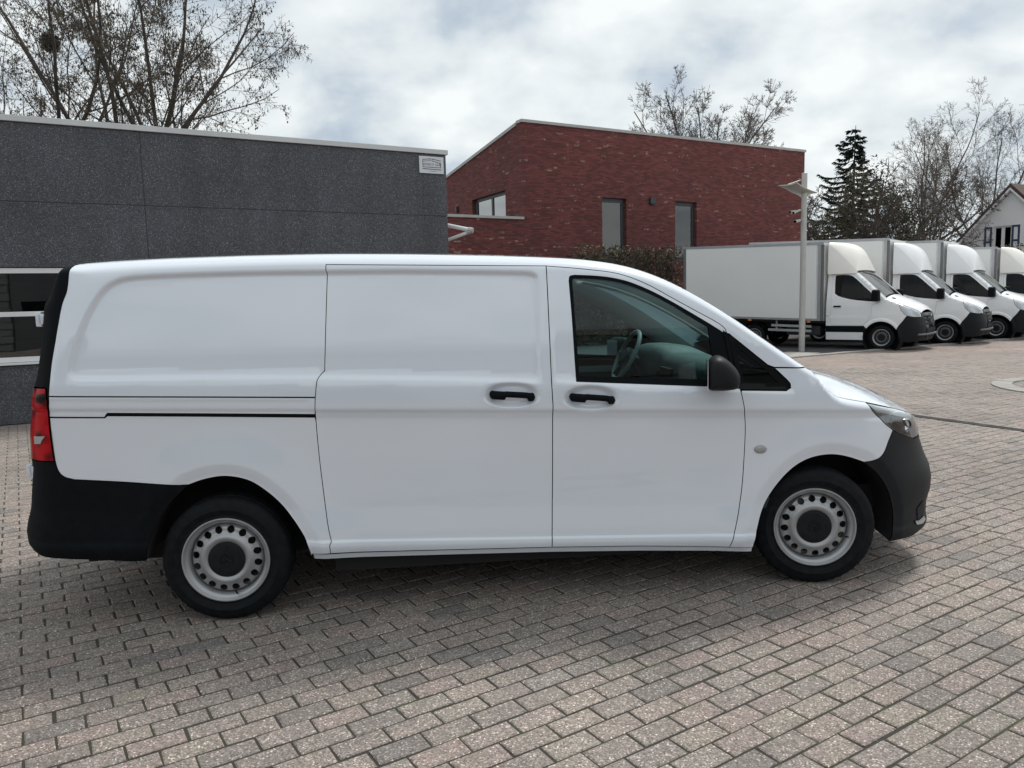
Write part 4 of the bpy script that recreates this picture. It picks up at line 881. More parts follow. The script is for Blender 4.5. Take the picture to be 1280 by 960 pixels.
# pavers, laid in stretcher bond
ca, sa = math.cos(PAVE_ANG), math.sin(PAVE_ANG)
KERB_N = sn_of(ground((1060, 441.5)))[1]
def paver_zone(x, y):
    if y < 1.2 or y > 16.5 or abs(x) > 0.72 * y + 2.2: return False
    n = -0.49489 * x + 0.86895 * y
    return n < 13.15
j_poly = [(-3.3, 1.1), (3.3, 1.1), (14.2, 16.6), (-14.2, 16.6)]
cand = []
for r_ in range(-160, 260):
    for c_ in range(-120, 140):
        a = (c_ + 0.5 * (r_ % 2)) * PL; b = r_ * PWD; x = a * ca - b * sa; y = a * sa + b * ca
        if paver_zone(x, y): cand.append((x, y))
rng = np.random.RandomState(5)
def paver_geo(rs, L_=PL - 0.0095, W_=PWD - 0.0085):
    """one stone: worn edges, slightly uneven corners"""
    jl = rs.uniform(-0.0022, 0.0022, (4, 2)); tz = rs.uniform(-0.0016, 0.0016, 4)
    cs = np.array([(-L_ / 2, -W_ / 2), (L_ / 2, -W_ / 2), (L_ / 2, W_ / 2), (-L_ / 2, W_ / 2)]) + jl
    v = [(x, y, -0.02) for x, y in cs] + [(x, y, -0.0035 + t) for (x, y), t in zip(cs, tz)] + [(x * (1 - 0.0055 / (L_ / 2)), y * (1 - 0.0055 / (W_ / 2)), t) for (x, y), t in zip(cs, tz)]
    f = [(8, 9, 10, 11)] + [(i, (i + 1) % 4, 4 + (i + 1) % 4, 4 + i) for i in range(4)] + [(4 + i, 4 + (i + 1) % 4, 8 + (i + 1) % 4, 8 + i) for i in range(4)]
    return v, f
def shown(x, y):        # photo pixel of a ground point
    Y = y * math.cos(PITCH) + CAM_H * math.sin(PITCH); d = CAM_H * math.cos(PITCH) - y * math.sin(PITCH)
    a, b = F_PX * x / Y, F_PX * d / Y; return 640 + math.cos(ROLL) * a + math.sin(ROLL) * b, 480 - math.sin(ROLL) * a + math.cos(ROLL) * b
near = sorted(((x * x + y * y, x, y) for x, y in cand if 0 <= shown(x, y)[0] <= 1280 and shown(x, y)[1] <= 965))[:300]
near_set = {(x, y) for _, x, y in near}
variants = []
for k in range(10):
    v, f = paver_geo(rng); me = bpy.data.meshes.new('paver'); me.from_pydata(v, [], f); me.materials.append(MATS['paver']); me.update(); variants.append(me)
for _, x, y in near:
    o = bpy.data.objects.new('paver', variants[rng.randint(10)]); COL.objects.link(o); o.parent = yard
    o.location = (x, y, rng.uniform(-0.0018, 0.0018)); o.rotation_euler = (rng.uniform(-.006, .006), rng.uniform(-.006, .006), PAVE_ANG + rng.uniform(-.007, .007) + (math.pi if rng.rand() < .5 else 0))
V = []; Fc = []; rv = []
for x, y in cand:
    if (x, y) in near_set: continue
    v, f = paver_geo(rng); b = len(V); an = PAVE_ANG + rng.uniform(-.007, .007); c, s = math.cos(an), math.sin(an); dz = rng.uniform(-0.0018, 0.0018); q = rng.rand()
    V += [(x + p[0] * c - p[1] * s, y + p[0] * s + p[1] * c, p[2] + dz) for p in v]; Fc += [tuple(i + b for i in t) for t in f]; rv += [q] * len(v)
pf = mesh_obj('paver_field', V, Fc, 'paver', yard); at_ = pf.data.attributes.new('rnd', 'FLOAT', 'POINT'); at_.data.foreach_set('value', rv); tag(pf, kind='stuff')
js = mesh_obj('joint_sand', [(-3.3, 1.1, -0.0042), (3.3, 1.1, -0.0042), (14.0, 16.45, -0.0042), (1.6, 16.45, -0.0042), (-14.0, 7.55, -0.0042)], [(0, 1, 2, 3, 4)], 'joint_sand', yard); tag(js, kind='stuff')
# parking strip with its pale edge course
park = empty('parking_strip', sn(0, KERB_N), BROT); tag(park, kind='structure')
mesh_obj('asphalt_surface', [(3.5, 0.25, 0.004), (70, 0.25, 0.004), (70, 7.2, 0.004), (3.5, 7.2, 0.004)], [(0, 1, 2, 3)], 'asphalt', park)
for k in range(64):
    x0 = 12.0 + k * 0.5; MB().box(x0 + 0.004, x0 + 0.496, 0, 0.22 + rng.uniform(-.004, .004), -0.05, 0.026 + rng.uniform(-.003, .003)).build('edge_stone', 'concrete_kerb', park, bevel=0.006)
# linear drain
d0 = ground((1120, 516.8)); d1 = ground((1280, 538.5)); dd_ = (d1 - d0); d0 = d0 - dd_ * 1.2; d1 = d1 + dd_ * 0.8; dl = (d1 - d0).length
drain = empty('channel_drain', d0 + Vector((0, 0, 0.001)), math.atan2(dd_.y, dd_.x)); tag(drain, 'narrow dark slotted iron drain channel set across the brick paving', 'drain')
for y0 in (-0.065, 0.05): MB().box(0, dl, y0, y0 + 0.015, -0.03, 0.006).build('edge_rail', 'iron', drain)
MB().box(0, dl, -0.05, 0.05, -0.03, -0.001).build('channel', 'gap_black', drain)
nb = int(dl / 0.03); gm = MB()
for k in range(nb): gm.box(k * 0.03, k * 0.03 + 0.013, -0.05, 0.05, -0.02, 0.004)
g_ = gm.build('grate_bars', 'iron', drain); tag(g_, kind='stuff')
# round island at the right
gi = ground((1243, 482)); rad = 1.7; vd_ = Vector((gi.x, gi.y, 0)).normalized(); ic = gi + Vector((vd_.y, -vd_.x, 0)) * rad * 0.97 + vd_ * 0.25
isl = empty('round_island', (ic.x, ic.y, 0)); tag(isl, 'round pale concrete island ringed with light stones in the paving', 'traffic island')
for k in range(46):
    a0 = 2 * math.pi * k / 46; a1 = 2 * math.pi * (k + 0.94) / 46; q = MB(); zt_ = 0.018 + rng.uniform(-.004, .004)
    pts = [(r * math.cos(a), r * math.sin(a)) for r, a in ((rad - 0.30, a0), (rad, a0), (rad, a1), (rad - 0.30, a1))]
    q.add([(x, y, -0.02) for x, y in pts] + [(x, y, zt_) for x, y in pts], [(4, 5, 6, 7), (0, 1, 5, 4), (1, 2, 6, 5), (2, 3, 7, 6), (3, 0, 4, 7)]).build('ring_stone', 'concrete_kerb', isl)
simple('island_top', (0.44, 0.39, 0.31), 0.9, var=0.12, scale=3, bump=0.4, bscale=90)
MB().loft([[(r * math.cos(a), r * math.sin(a), z) for a in np.linspace(0, 2 * math.pi, 56, endpoint=False)] for r, z in ((rad - 0.50, 0.0), (rad - 0.50, 0.05), (rad - 0.53, 0.07), (0.3, 0.10))]).build('island_top', 'island_top', isl, smooth=True, sharp=40)

# ------------------------------------------------------------------ building helpers
def wall_poly(name, outline, holes, fn, thick, mat, parent):
    """flat wall from a 2D outline with openings; fn(a, b, depth) -> local xyz"""
    loops = [np.array(outline, float)] + [np.array(h, float) for h in holes]; pts = np.concatenate(loops); E_ = []; b = 0
    for l in loops: E_ += [(b + i, b + (i + 1) % len(l)) for i in range(len(l))]; b += len(l)
    res = delaunay_2d_cdt([Vector(p) for p in pts], E_, [], 0, 1e-6); Vv = np.array([(v.x, v.y) for v in res[0]]); T = np.array(res[2]); Cc = Vv[T].mean(1)
    keep = in_poly(Cc, loops[0])
    for h in loops[1:]: keep &= ~in_poly(Cc, h)
    m = MB(); m.add([fn(p[0], p[1], 0) for p in Vv] + [fn(p[0], p[1], thick) for p in Vv], [tuple(map(int, t)) for t in T[keep]] + [tuple(int(i) + len(Vv) for i in t) for t in T[keep]])
    for l in loops:
        k = len(l); m.add([fn(p[0], p[1], 0) for p in l] + [fn(p[0], p[1], thick) for p in l], [(i, (i + 1) % k, k + (i + 1) % k, k + i) for i in range(k)])
    return m.build(name, mat, parent)
def rect(a0, a1, b0, b1): return [(a0, b0), (a1, b0), (a1, b1), (a0, b1)]

# ------------------------------------------------------------------ grey building
GN = 13.31; GS1 = 6.28
gb = empty('grey_building', sn(0, GN), BROT); tag(gb, 'low dark grey building of exposed aggregate panels with metal coping behind the van', 'building')
JO = 0.010
for (a0, a1, b0, b1) in ((1.13, GS1, 3.215, 4.33), (-4.02, 1.13, 3.215, 4.33), (-9.17, -4.02, 3.215, 4.33), (1.13, GS1, 1.6, 3.215), (1.13, GS1, 0.0, 1.6), (-4.02, 1.13, 2.27, 3.215), (-9.17, -4.02, 2.27, 3.215), (-4.02, 1.13, 0.0, 0.86), (-9.17, -4.02, 0.0, 0.86)):
    MB().box(a0 + JO / 2, a1 - (JO / 2 if a1 < GS1 else 0), 0.0, 0.16, b0 + (JO / 2 if b0 > 0 else 0), b1 - JO / 2).build('wall_panel', 'aggregate', gb, bevel=0.006)
for k in range(3): MB().box(GS1 - 0.16, GS1 - 0.001, 0.175 + k * 4, 0.165 + (k + 1) * 4, 0, 4.32).build('end_wall_panel', 'aggregate', gb)
MB().box(-9.2, GS1 - 0.17, 0.010, 0.155, 2.275, 4.3).box(1.14, GS1 - 0.17, 0.010, 0.155, 0, 2.27).box(-9.2, 1.13, 0.010, 0.155, 0, 0.855).build('joint_backing', 'joint_grey', gb)
MB().box(-9.2, GS1 - 0.2, 0.2, 12.1, 4.15, 4.25).build('roof', 'asphalt', gb)
MB().box(-9.25, GS1 + 0.035, -0.035, 0.30, 4.335, 4.42).build('coping', 'coping_white', gb, bevel=0.006)
MB().box(GS1 - 0.26, GS1 + 0.032, 0.31, 12.2, 4.335, 4.418).build('coping', 'coping_white', gb, bevel=0.006)
wnd = empty('x'); bpy.data.objects.remove(wnd)
for a0, a1 in ((-9.1, -4.05), (-4.0, 1.0)):
    fr = MB().box(a0, a1, 0.02, 0.09, 2.19, 2.265).box(a0, a1, 0.02, 0.09, 0.90, 0.975).box(a0, a0 + 0.07, 0.02, 0.09, 0.976, 2.189).box(a1 - 0.07, a1, 0.02, 0.09, 0.976, 2.189).box(a0 + 0.071, a1 - 0.071, 0.022, 0.088, 1.565, 1.635)
    w_ = fr.build('window', 'window_white', gb, bevel=0.004)
    for k in range(1, 2):
        xx = a0 + (a1 - a0) * 0.42; 
        for z0, z1 in ((0.976, 1.564), (1.636, 2.189)): MB().box(xx - 0.03, xx + 0.03, 0.026, 0.084, z0, z1).build('mullion', 'window_white', w_)
    for z0, z1 in ((0.976, 1.564), (1.636, 2.189)): MB().box(a0 + 0.071, a1 - 0.071, 0.05, 0.058, z0, z1).build('pane', 'house_glass', w_)
    MB().box(a0 - 0.02, a1 + 0.02, -0.05, 0.018, 0.865, 0.897).build('sill', 'window_white', w_, bevel=0.004)
MB().box(-9.1, 1.05, 0.62, 0.66, 0.3, 2.6).build('back_wall', 'room', gb)
for k in range(9): MB().box(-9.1, 1.05, 0.56, 0.60, 0.92 + k * 0.15, 1.055 + k * 0.15).build('reflection_slat', 'alu_dark', gb)  # slats added in place of a ribbed facade mirrored in the panes
# company sign on the wall
tl_s = plane_hit((523.2, 194.8), ND, GN); br_s = plane_hit((554.2, 218.0), ND, GN); ss0, ss1 = sn_of(tl_s)[0], sn_of(br_s)[0]; zs1, zs0 = tl_s.z, br_s.z
sgn = empty('company_sign', sn(ss0, GN - 0.004, zs0), BROT); SW, SH = ss1 - ss0, zs1 - zs0
tag(sgn, 'small white company sign with a dark blue house outline on the grey wall', 'sign')
MB().box(0, SW, -0.022, 0.0, 0, SH).build('plate', 'sign_face', sgn, bevel=0.003)
def stroke(pts, w=0.011, y=-0.0245):
    m = MB()
    for (x0, z0), (x1, z1) in zip(pts[:-1], pts[1:]):
        d = Vector((x1 - x0, 0, z1 - z0)); n = Vector((-d.z, 0, d.x)).normalized() * (w / 2); e = d.normalized() * (w / 2)
        a, b = Vector((x0, y, z0)) - e, Vector((x1, y, z1)) + e; m.add([a - n, b - n, b + n, a + n], [(0, 1, 2, 3)])
    return m
P_ = lambda x, z: (x * SW, z * SH)
logo = stroke([P_(.44, .74), P_(.44, .86), P_(.14, .79), P_(.14, .36), P_(.87, .36), P_(.87, .62), P_(.52, .74), P_(.52, .86), P_(.87, .76)]); logo.f += stroke([P_(.16, .70), P_(.44, .74)]).add([], []).f and []
lo_ = logo.build('house_outline', 'ink', sgn, fix=False)
stroke([P_(.16, .70), P_(.42, .74)], 0.009).build('roof_line', 'ink', sgn, fix=False)
def text_mesh(name, body, size, loc, parent, mat='ink', sx=1.0):
    cu = bpy.data.curves.new(name, 'FONT'); cu.body = body; cu.size = size; cu.align_x = 'CENTER'; cu.align_y = 'CENTER'
    t = bpy.data.objects.new(name, cu); COL.objects.link(t); bpy.context.view_layer.update()
    me = bpy.data.meshes.new_from_object(t.evaluated_get(bpy.context.evaluated_depsgraph_get())); bpy.data.objects.remove(t)
    me.materials.clear(); me.materials.append(MATS[mat]); o = bpy.data.objects.new(name, me); link(o, parent); o.location = loc; o.rotation_euler = (math.pi / 2, 0, 0); o.scale = (sx, 1, 1); return o
text_mesh('sign_text', 'VENECX GbR', 0.062, (SW * .5, -0.0242, SH * .52), sgn, sx=1.0)
stroke([P_(.13, .255), P_(.88, .235)], 0.013).build('text_line', 'ink', sgn, fix=False)
stroke([P_(.40, .13), P_(.68, .125)], 0.006).build('text_line', 'ink', sgn, fix=False)
# folding awning arms at the end of the wall
for pa, pb, r_, lb in (((558, 281.5), (587, 287.3), 0.040, 'upper white folding awning arm jutting past the grey wall'), ((558, 300.5), (585, 290.5), 0.032, 'lower white folding awning arm sloping up past the grey wall')):
    A_, B_ = at_depth(pa, 15.1), at_depth(pb, 14.95); m = MB().tube([A_, B_], r_, 8).tube([B_ - (B_ - A_).normalized() * 0.03, B_ + (B_ - A_).normalized() * 0.06], r_ * 1.25, 8)
    o = MB().tube([Vector((0, 0, 0)), B_ - A_], r_, 10).build('awning_arm', 'white_plain', None, smooth=True); o.location = A_; tag(o, lb, 'awning arm')
    j = MB().tube([(B_ - A_) - (B_ - A_).normalized() * 0.02, (B_ - A_) + (B_ - A_).normalized() * 0.07], r_ * 1.3, 10).build('arm_joint', 'galv', o, smooth=True)

# ------------------------------------------------------------------ brick building
BN = 23.0; c0 = plane_hit((652, 153), ND, BN); c1 = plane_hit((1006, 190), ND, BN); BS0, BS1 = sn_of(c0)[0], sn_of(c1)[0]; BH = 0.5 * (c0.z + c1.z); zl = plane_hit((600, 272.5), ND, BN).z
bb = empty('brick_building', sn(BS0, BN), BROT); tag(bb, 'dark red brick building with sloping roof edge and narrow tall windows', 'building')
LB = BS1 - BS0
def bw_x(px): return sn_of(plane_hit(px, ND, BN))[0] - BS0
wz1 = plane_hit((765, 247.2), ND, BN).z
wins = [(bw_x((752.5, 247)), bw_x((783, 248.5))), (bw_x((844, 251)), bw_x((871, 252.3)))]
wall_poly('front_wall', [(-7, 0), (LB, 0), (LB, BH), (0, BH), (0, zl), (-7, zl)], [rect(a, b, wz1 - 2.25, wz1) for a, b in wins], lambda a, b, d: (a, d, b), 0.30, 'brick_wall', bb)
for a, b in wins:
    z0 = wz1 - 2.25; w_ = MB().box(a + .002, b - .002, 0.14, 0.22, wz1 - 0.15, wz1 - 0.002).box(a + .002, b - .002, 0.14, 0.22, z0 + .002, z0 + 0.08).box(a + .002, a + 0.06, 0.14, 0.22, z0 + .081, wz1 - .151).box(b - 0.14, b - .002, 0.14, 0.22, z0 + .081, wz1 - .151).build('window', 'anthracite', bb)
    MB().box(a + 0.061, b - 0.141, 0.17, 0.18, z0 + 0.081, wz1 - 0.151).build('pane', 'house_glass', w_)
    MB().box(a - 0.02, b + 0.02, -0.03, 0.13, z0 - 0.05, z0 - 0.001).build('sill', 'anthracite', w_)
    MB().box(a, b, 0.45, 0.47, z0, wz1).build('curtain', 'curtain', w_)
gx = plane_hit((560, 222), SD, BS0); gn = sn_of(gx)[1] - BN; gz = gx.z
sl = (gz - BH) / gn; GD = 11.0
gw = [plane_hit(q, SD, BS0) for q in ((590, 250), (631.5, 237.5))]; ga, gb2 = sn_of(gw[0])[1] - BN, sn_of(gw[1])[1] - BN
wa0, wa1 = min(ga, gb2), max(ga, gb2); ztn, ztf = gw[1].z, gw[0].z
ghole = [(wa0, zl + 0.05), (wa1, zl + 0.05), (wa1, ztf), (wa0, ztn)]
wall_poly('gable_wall', [(0.301, zl - 0.3), (GD, zl - 0.3), (GD, BH + sl * GD), (0.301, BH + sl * 0.301)], [ghole], lambda a, b, d: (0.001 + d, a, b), 0.30, 'brick_wall', bb)
mid = (wa0 + wa1) / 2 - 0.1
def bar(a0, b0, a1, b1, w): 
    return [(a0, b0 - w / 2), (a1, b1 - w / 2), (a1, b1 + w / 2), (a0, b0 + w / 2)]
gf = MB()
for poly in (rect(wa0, wa0 + .08, zl + .05, ztn), rect(wa1 - .22, wa1, zl + .05, ztf), rect(mid - .06, mid + .06, zl + .09, (ztn + ztf) / 2 - .1), rect(wa0 + .081, mid - .061, zl + .05, zl + .09), rect(mid + .061, wa1 - .221, zl + .05, zl + .09), [(wa0, ztn - .12), (wa1, ztf - .12), (wa1, ztf), (wa0, ztn)]):
    gf.add([(0.12, a, b) for a, b in poly] + [(0.19, a, b) for a, b in poly], [(0, 1, 2, 3), (7, 6, 5, 4), (0, 4, 5, 1), (1, 5, 6, 2), (2, 6, 7, 3), (3, 7, 4, 0)])
gwn = gf.build('window', 'anthracite', bb)
mesh_obj('pane', [(0.15, a, b) for a, b in ghole], [(0, 1, 2, 3)], 'gable_glass', gwn)
MB().box(0.5, 0.55, 0.4, GD - 0.3, 3, BH + sl * GD - 0.1).build('inner_wall', 'room', bb)
# copings
MB().box(-0.04, LB + 0.04, -0.05, 0.33, BH + 0.001, BH + 0.10).build('coping', 'coping', bb, bevel=0.006)
MB().add([(x, y, BH + sl * y + z) for x in (-0.05, 0.33) for y in (0.34, GD) for z in (0.002, 0.11)], [(0, 1, 3, 2), (4, 6, 7, 5), (0, 4, 5, 1), (2, 3, 7, 6), (0, 2, 6, 4), (1, 5, 7, 3)]).build('coping', 'coping', bb)
MB().box(-7, -0.002, -0.05, 0.36, zl + 0.001, zl + 0.09).build('coping', 'coping', bb, bevel=0.006)
MB().add([(0.34, 0.34, BH - .05), (LB - .02, 0.34, BH - .05), (LB - .02, GD, BH + sl * GD - .05), (0.34, GD, BH + sl * GD - .05)], [(0, 1, 2, 3)]).build('roof', 'asphalt', bb)
wall_poly('end_wall', [(0.301, 0), (GD, 0), (GD, BH + sl * GD), (0.301, BH + sl * .301)], [], lambda a, b, d: (LB - d, a, b), 0.3, 'brick_wall', bb)
vx = bw_x((814, 251.5)); vz = plane_hit((814, 251.5), ND, BN).z
vb = MB().box(vx - .12, vx + .12, -0.13, 0.0, vz - .12, vz + .12).build('wall_vent', 'anthracite', bb, bevel=0.02)
la = plane_hit((572.5, 261.5), SD, BS0); ln = sn_of(la)[1] - BN
MB().box(-0.10, 0.0, ln - .05, ln + .05, la.z - .13, la.z + .1).build('wall_lamp', 'anthracite', bb, bevel=0.01)

# ------------------------------------------------------------------ hedge, bushes
def leaf_cloud(rs, n, sampler, size, mat, name, parent, flat=0.0):
    V = []; Fq = []
    P0 = np.array([sampler(rs) for _ in range(n)]); 
    for p in P0:
        a = rs.normal(size=3); a /= np.linalg.norm(a); b = np.cross(a, rs.normal(size=3)); b /= np.linalg.norm(b) + 1e-9; s = size * rs.uniform(0.5, 1.3); k = len(V)
        V += [p - a * s, p + b * s * 0.5, p + a * s, p - b * s * 0.5]; Fq.append((k, k + 1, k + 2, k + 3))
    return mesh_obj(name, V, Fq, mat, parent)
hs0 = sn_of(plane_hit((716, 320), ND, 21.6))[0]; hs1 = sn_of(plane_hit((846, 320), ND, 21.6))[0]; hz = plane_hit((790, 307), ND, 21.3).z
hd = empty('hedge', sn(hs0, 21.2), BROT); HL = hs1 - hs0; tag(hd, 'tall clipped hedge with sparse brownish green leaves in front of the brick wall', 'hedge')
rs_ = np.random.RandomState(3)
def hs(rs):
    x = rs.uniform(0, HL); y = abs(rs.normal(0, .28)); z = rs.uniform(0.2, hz) ; z = min(z, hz + 0.12 * math.sin(x * 2.1) + 0.07 * math.sin(x * 7.3) + rs.normal(0, 0.05)); return (x, y, z)
leaf_cloud(rs_, 5200, hs, 0.06, 'hedge_leaf', 'foliage', hd)
hb_ = MB()
for k in range(170):
    x = rs_.uniform(0, HL); z0 = rs_.uniform(0.1, 1.6); hb_.tube([(x, 0.3, z0), (x + rs_.normal(0, .25), 0.25 + rs_.normal(0, .15), (z0 + hz) / 2), (x + rs_.normal(0, .4), 0.2 + rs_.normal(0, .2), hz + rs_.normal(0, .08))], [0.02, 0.012, 0.004], 4, cap=False)
hb_.build('stems', 'twig', hd, fix=False)
leaf_cloud(rs_, 1500, lambda rs: (rs.uniform(0, HL), 0.55 + abs(rs.normal(0, .05)), rs.uniform(0, hz - 0.25)), 0.12, 'twig', 'dead_leaves', hd)

# ------------------------------------------------------------------ lamp post
lp = ground((1002, 439.5)); lh = 4.85; lamp = empty('lamp_post', lp, 0); tag(lamp, 'grey lamp post with a pale sail shaped reflector and cameras beside the first truck', 'street lamp')
MB().lathe_y([(0.001, 0)], 4) 
MB().tube([(0, 0, 0), (0, 0, 1.2), (0, 0, lh - 0.01), (0, 0, lh)], [0.082, 0.08, 0.074, 0.06], 20).build('pole', 'lamp_grey', lamp, smooth=True, sharp=40)
dep = lp.y
cs = [at_depth(q, dep + dy) - lp for q, dy in (((973.5, 232.5), 0.0), ((1001, 246.5), 0.50), ((1021.5, 241.5), 0.0), ((996, 229), -0.50))]
nq = 12; V = []
for i in range(nq + 1):
    for j in range(nq + 1):
        a, b = i / nq, j / nq; p = (cs[0] * (1 - a) + cs[1] * a) * (1 - b) + (cs[3] * (1 - a) + cs[2] * a) * b
        p = p + Vector((0, 0, -0.10 * (4 * a * (1 - a)) * (4 * b * (1 - b)))); e_ = 0.12 * math.sin(math.pi * a); f_ = 0.12 * math.sin(math.pi * b)
        cc = (cs[0] + cs[1] + cs[2] + cs[3]) / 4; w_ = (1 - 0.10 * (max(abs(a - .5), abs(b - .5)) * 2) ** 3 * (1 - (min(abs(a - .5), abs(b - .5)) * 2) ** 2)); q = cc + (p - cc) * w_; V.append((q.x, q.y, q.z))
m_ = MB().add(V, [(i * (nq + 1) + j, (i + 1) * (nq + 1) + j, (i + 1) * (nq + 1) + j + 1, i * (nq + 1) + j + 1) for i in range(nq) for j in range(nq)]).build('reflector', 'sail', lamp, smooth=True, fix=False)
so = m_.modifiers.new('thick', 'SOLIDIFY'); so.thickness = 0.025
MB().tube([cs[3] * 0.5 + cs[0] * .5 + Vector((0.0, 0, 0.0)), Vector((0, 0, cs[3].z + 0.18))], 0.012, 6).build('stay', 'galv', lamp)
for (pa, pb, r_) in (((1000, 262.5), (992, 266), 0.035), ((994, 263.5), (988, 265), 0.03), ((1000, 275.5), (994, 277), 0.045)):
    A_, B_ = at_depth(pa, dep - 0.05) - lp, at_depth(pb, dep - 0.25) - lp; cmo = MB().tube([A_, B_], [r_ * .8, r_], 10).build('camera_unit', 'lamp_grey', lamp, smooth=True, sharp=40)
    MB().tube([B_, B_ + (B_ - A_).normalized() * 0.02], r_ * 0.8, 10).build('camera_lens', 'gloss_black', cmo)
MB().tube([at_depth((1001, 263), dep) - lp, at_depth((989, 267), dep - 0.1) - lp], 0.018, 6).build('bracket', 'lamp_grey', lamp)
MB().tube([at_depth((1001, 276), dep) - lp, at_depth((997, 276), dep - 0.1) - lp], 0.02, 6).build('bracket', 'lamp_grey', lamp)
sl_c = ground((985, 444.5)); slab = MB().box(-0.9, 0.9, -0.45, 0.45, -0.02, 0.03).build('concrete_slab', 'concrete_kerb', None, bevel=0.01); slab.location = sl_c; slab.rotation_euler = (0, 0, BROT + 0.25); tag(slab, 'flat pale concrete slab lying at the foot of the lamp post', 'slab')

# ------------------------------------------------------------------ box trucks
ts = Shell([0.1, .3, .45, .62, .95, 1.22, 1.42, 1.8, 2.2, 2.5], [.93, .955, .965, .985, .992, .985, .962, .90, .825, .78], (0.50, 2.3, 3.4), None, [.15, .25, .35, .5, .65, .8, .95, 1.05, 1.15, 1.3], [.90, .95, 1.0, 1.03, 1.02, .985, .95, .91, .84, .6], [0, 1], [-3, -3], smooth=0.015)
TE = np.array([(-1.50, 2.25, .70, .09), (-1.2, 2.27, .70, .09), (-.90, 2.24, .70, .08), (-.72, 2.16, .71, .06), (-.55, 2.02, .73, .05), (-.25, 1.74, .77, .05), (.03, 1.47, .82, .05), (.10, 1.415, .87, .05), (.30, 1.335, .89, .06), (.55, 1.23, .91, .06), (.75, 1.135, .92, .05), (.86, 1.05, .93, .04), (.895, 1.00, .93, .03)])
ts.E = tuple(TE[:, k] for k in range(4))
def te(u0, u1, n=20, dz=0.0): return [(float(u), float(np.interp(u, ts.E[0], ts.E[1])) - dz) for u in np.linspace(u0, u1, n)]
def tn(z, cut): return (0.50 + (float(ts.un(z)) - 0.50) * cut, z)
t_arch = [(0.455 * math.cos(a), 0.335 + 0.455 * math.sin(a)) for a in np.linspace(R(8), R(172), 26)]
tA = np.array(t_arch)
ts.feats = [lambda u, z: 0.018 * sstep((0.10 - line_dist(np.stack([np.ravel(u), np.ravel(z)], 1), tA)) / 0.05).reshape(np.shape(u)), lambda u, z: -0.012 * sstep((0.03 - np.abs(z - 0.93)) / 0.03) * sstep((-0.30 - u) / 0.1)]
ts.extra = off_line(resample_open(t_arch, .02), np.linspace(.03, .11, 8))
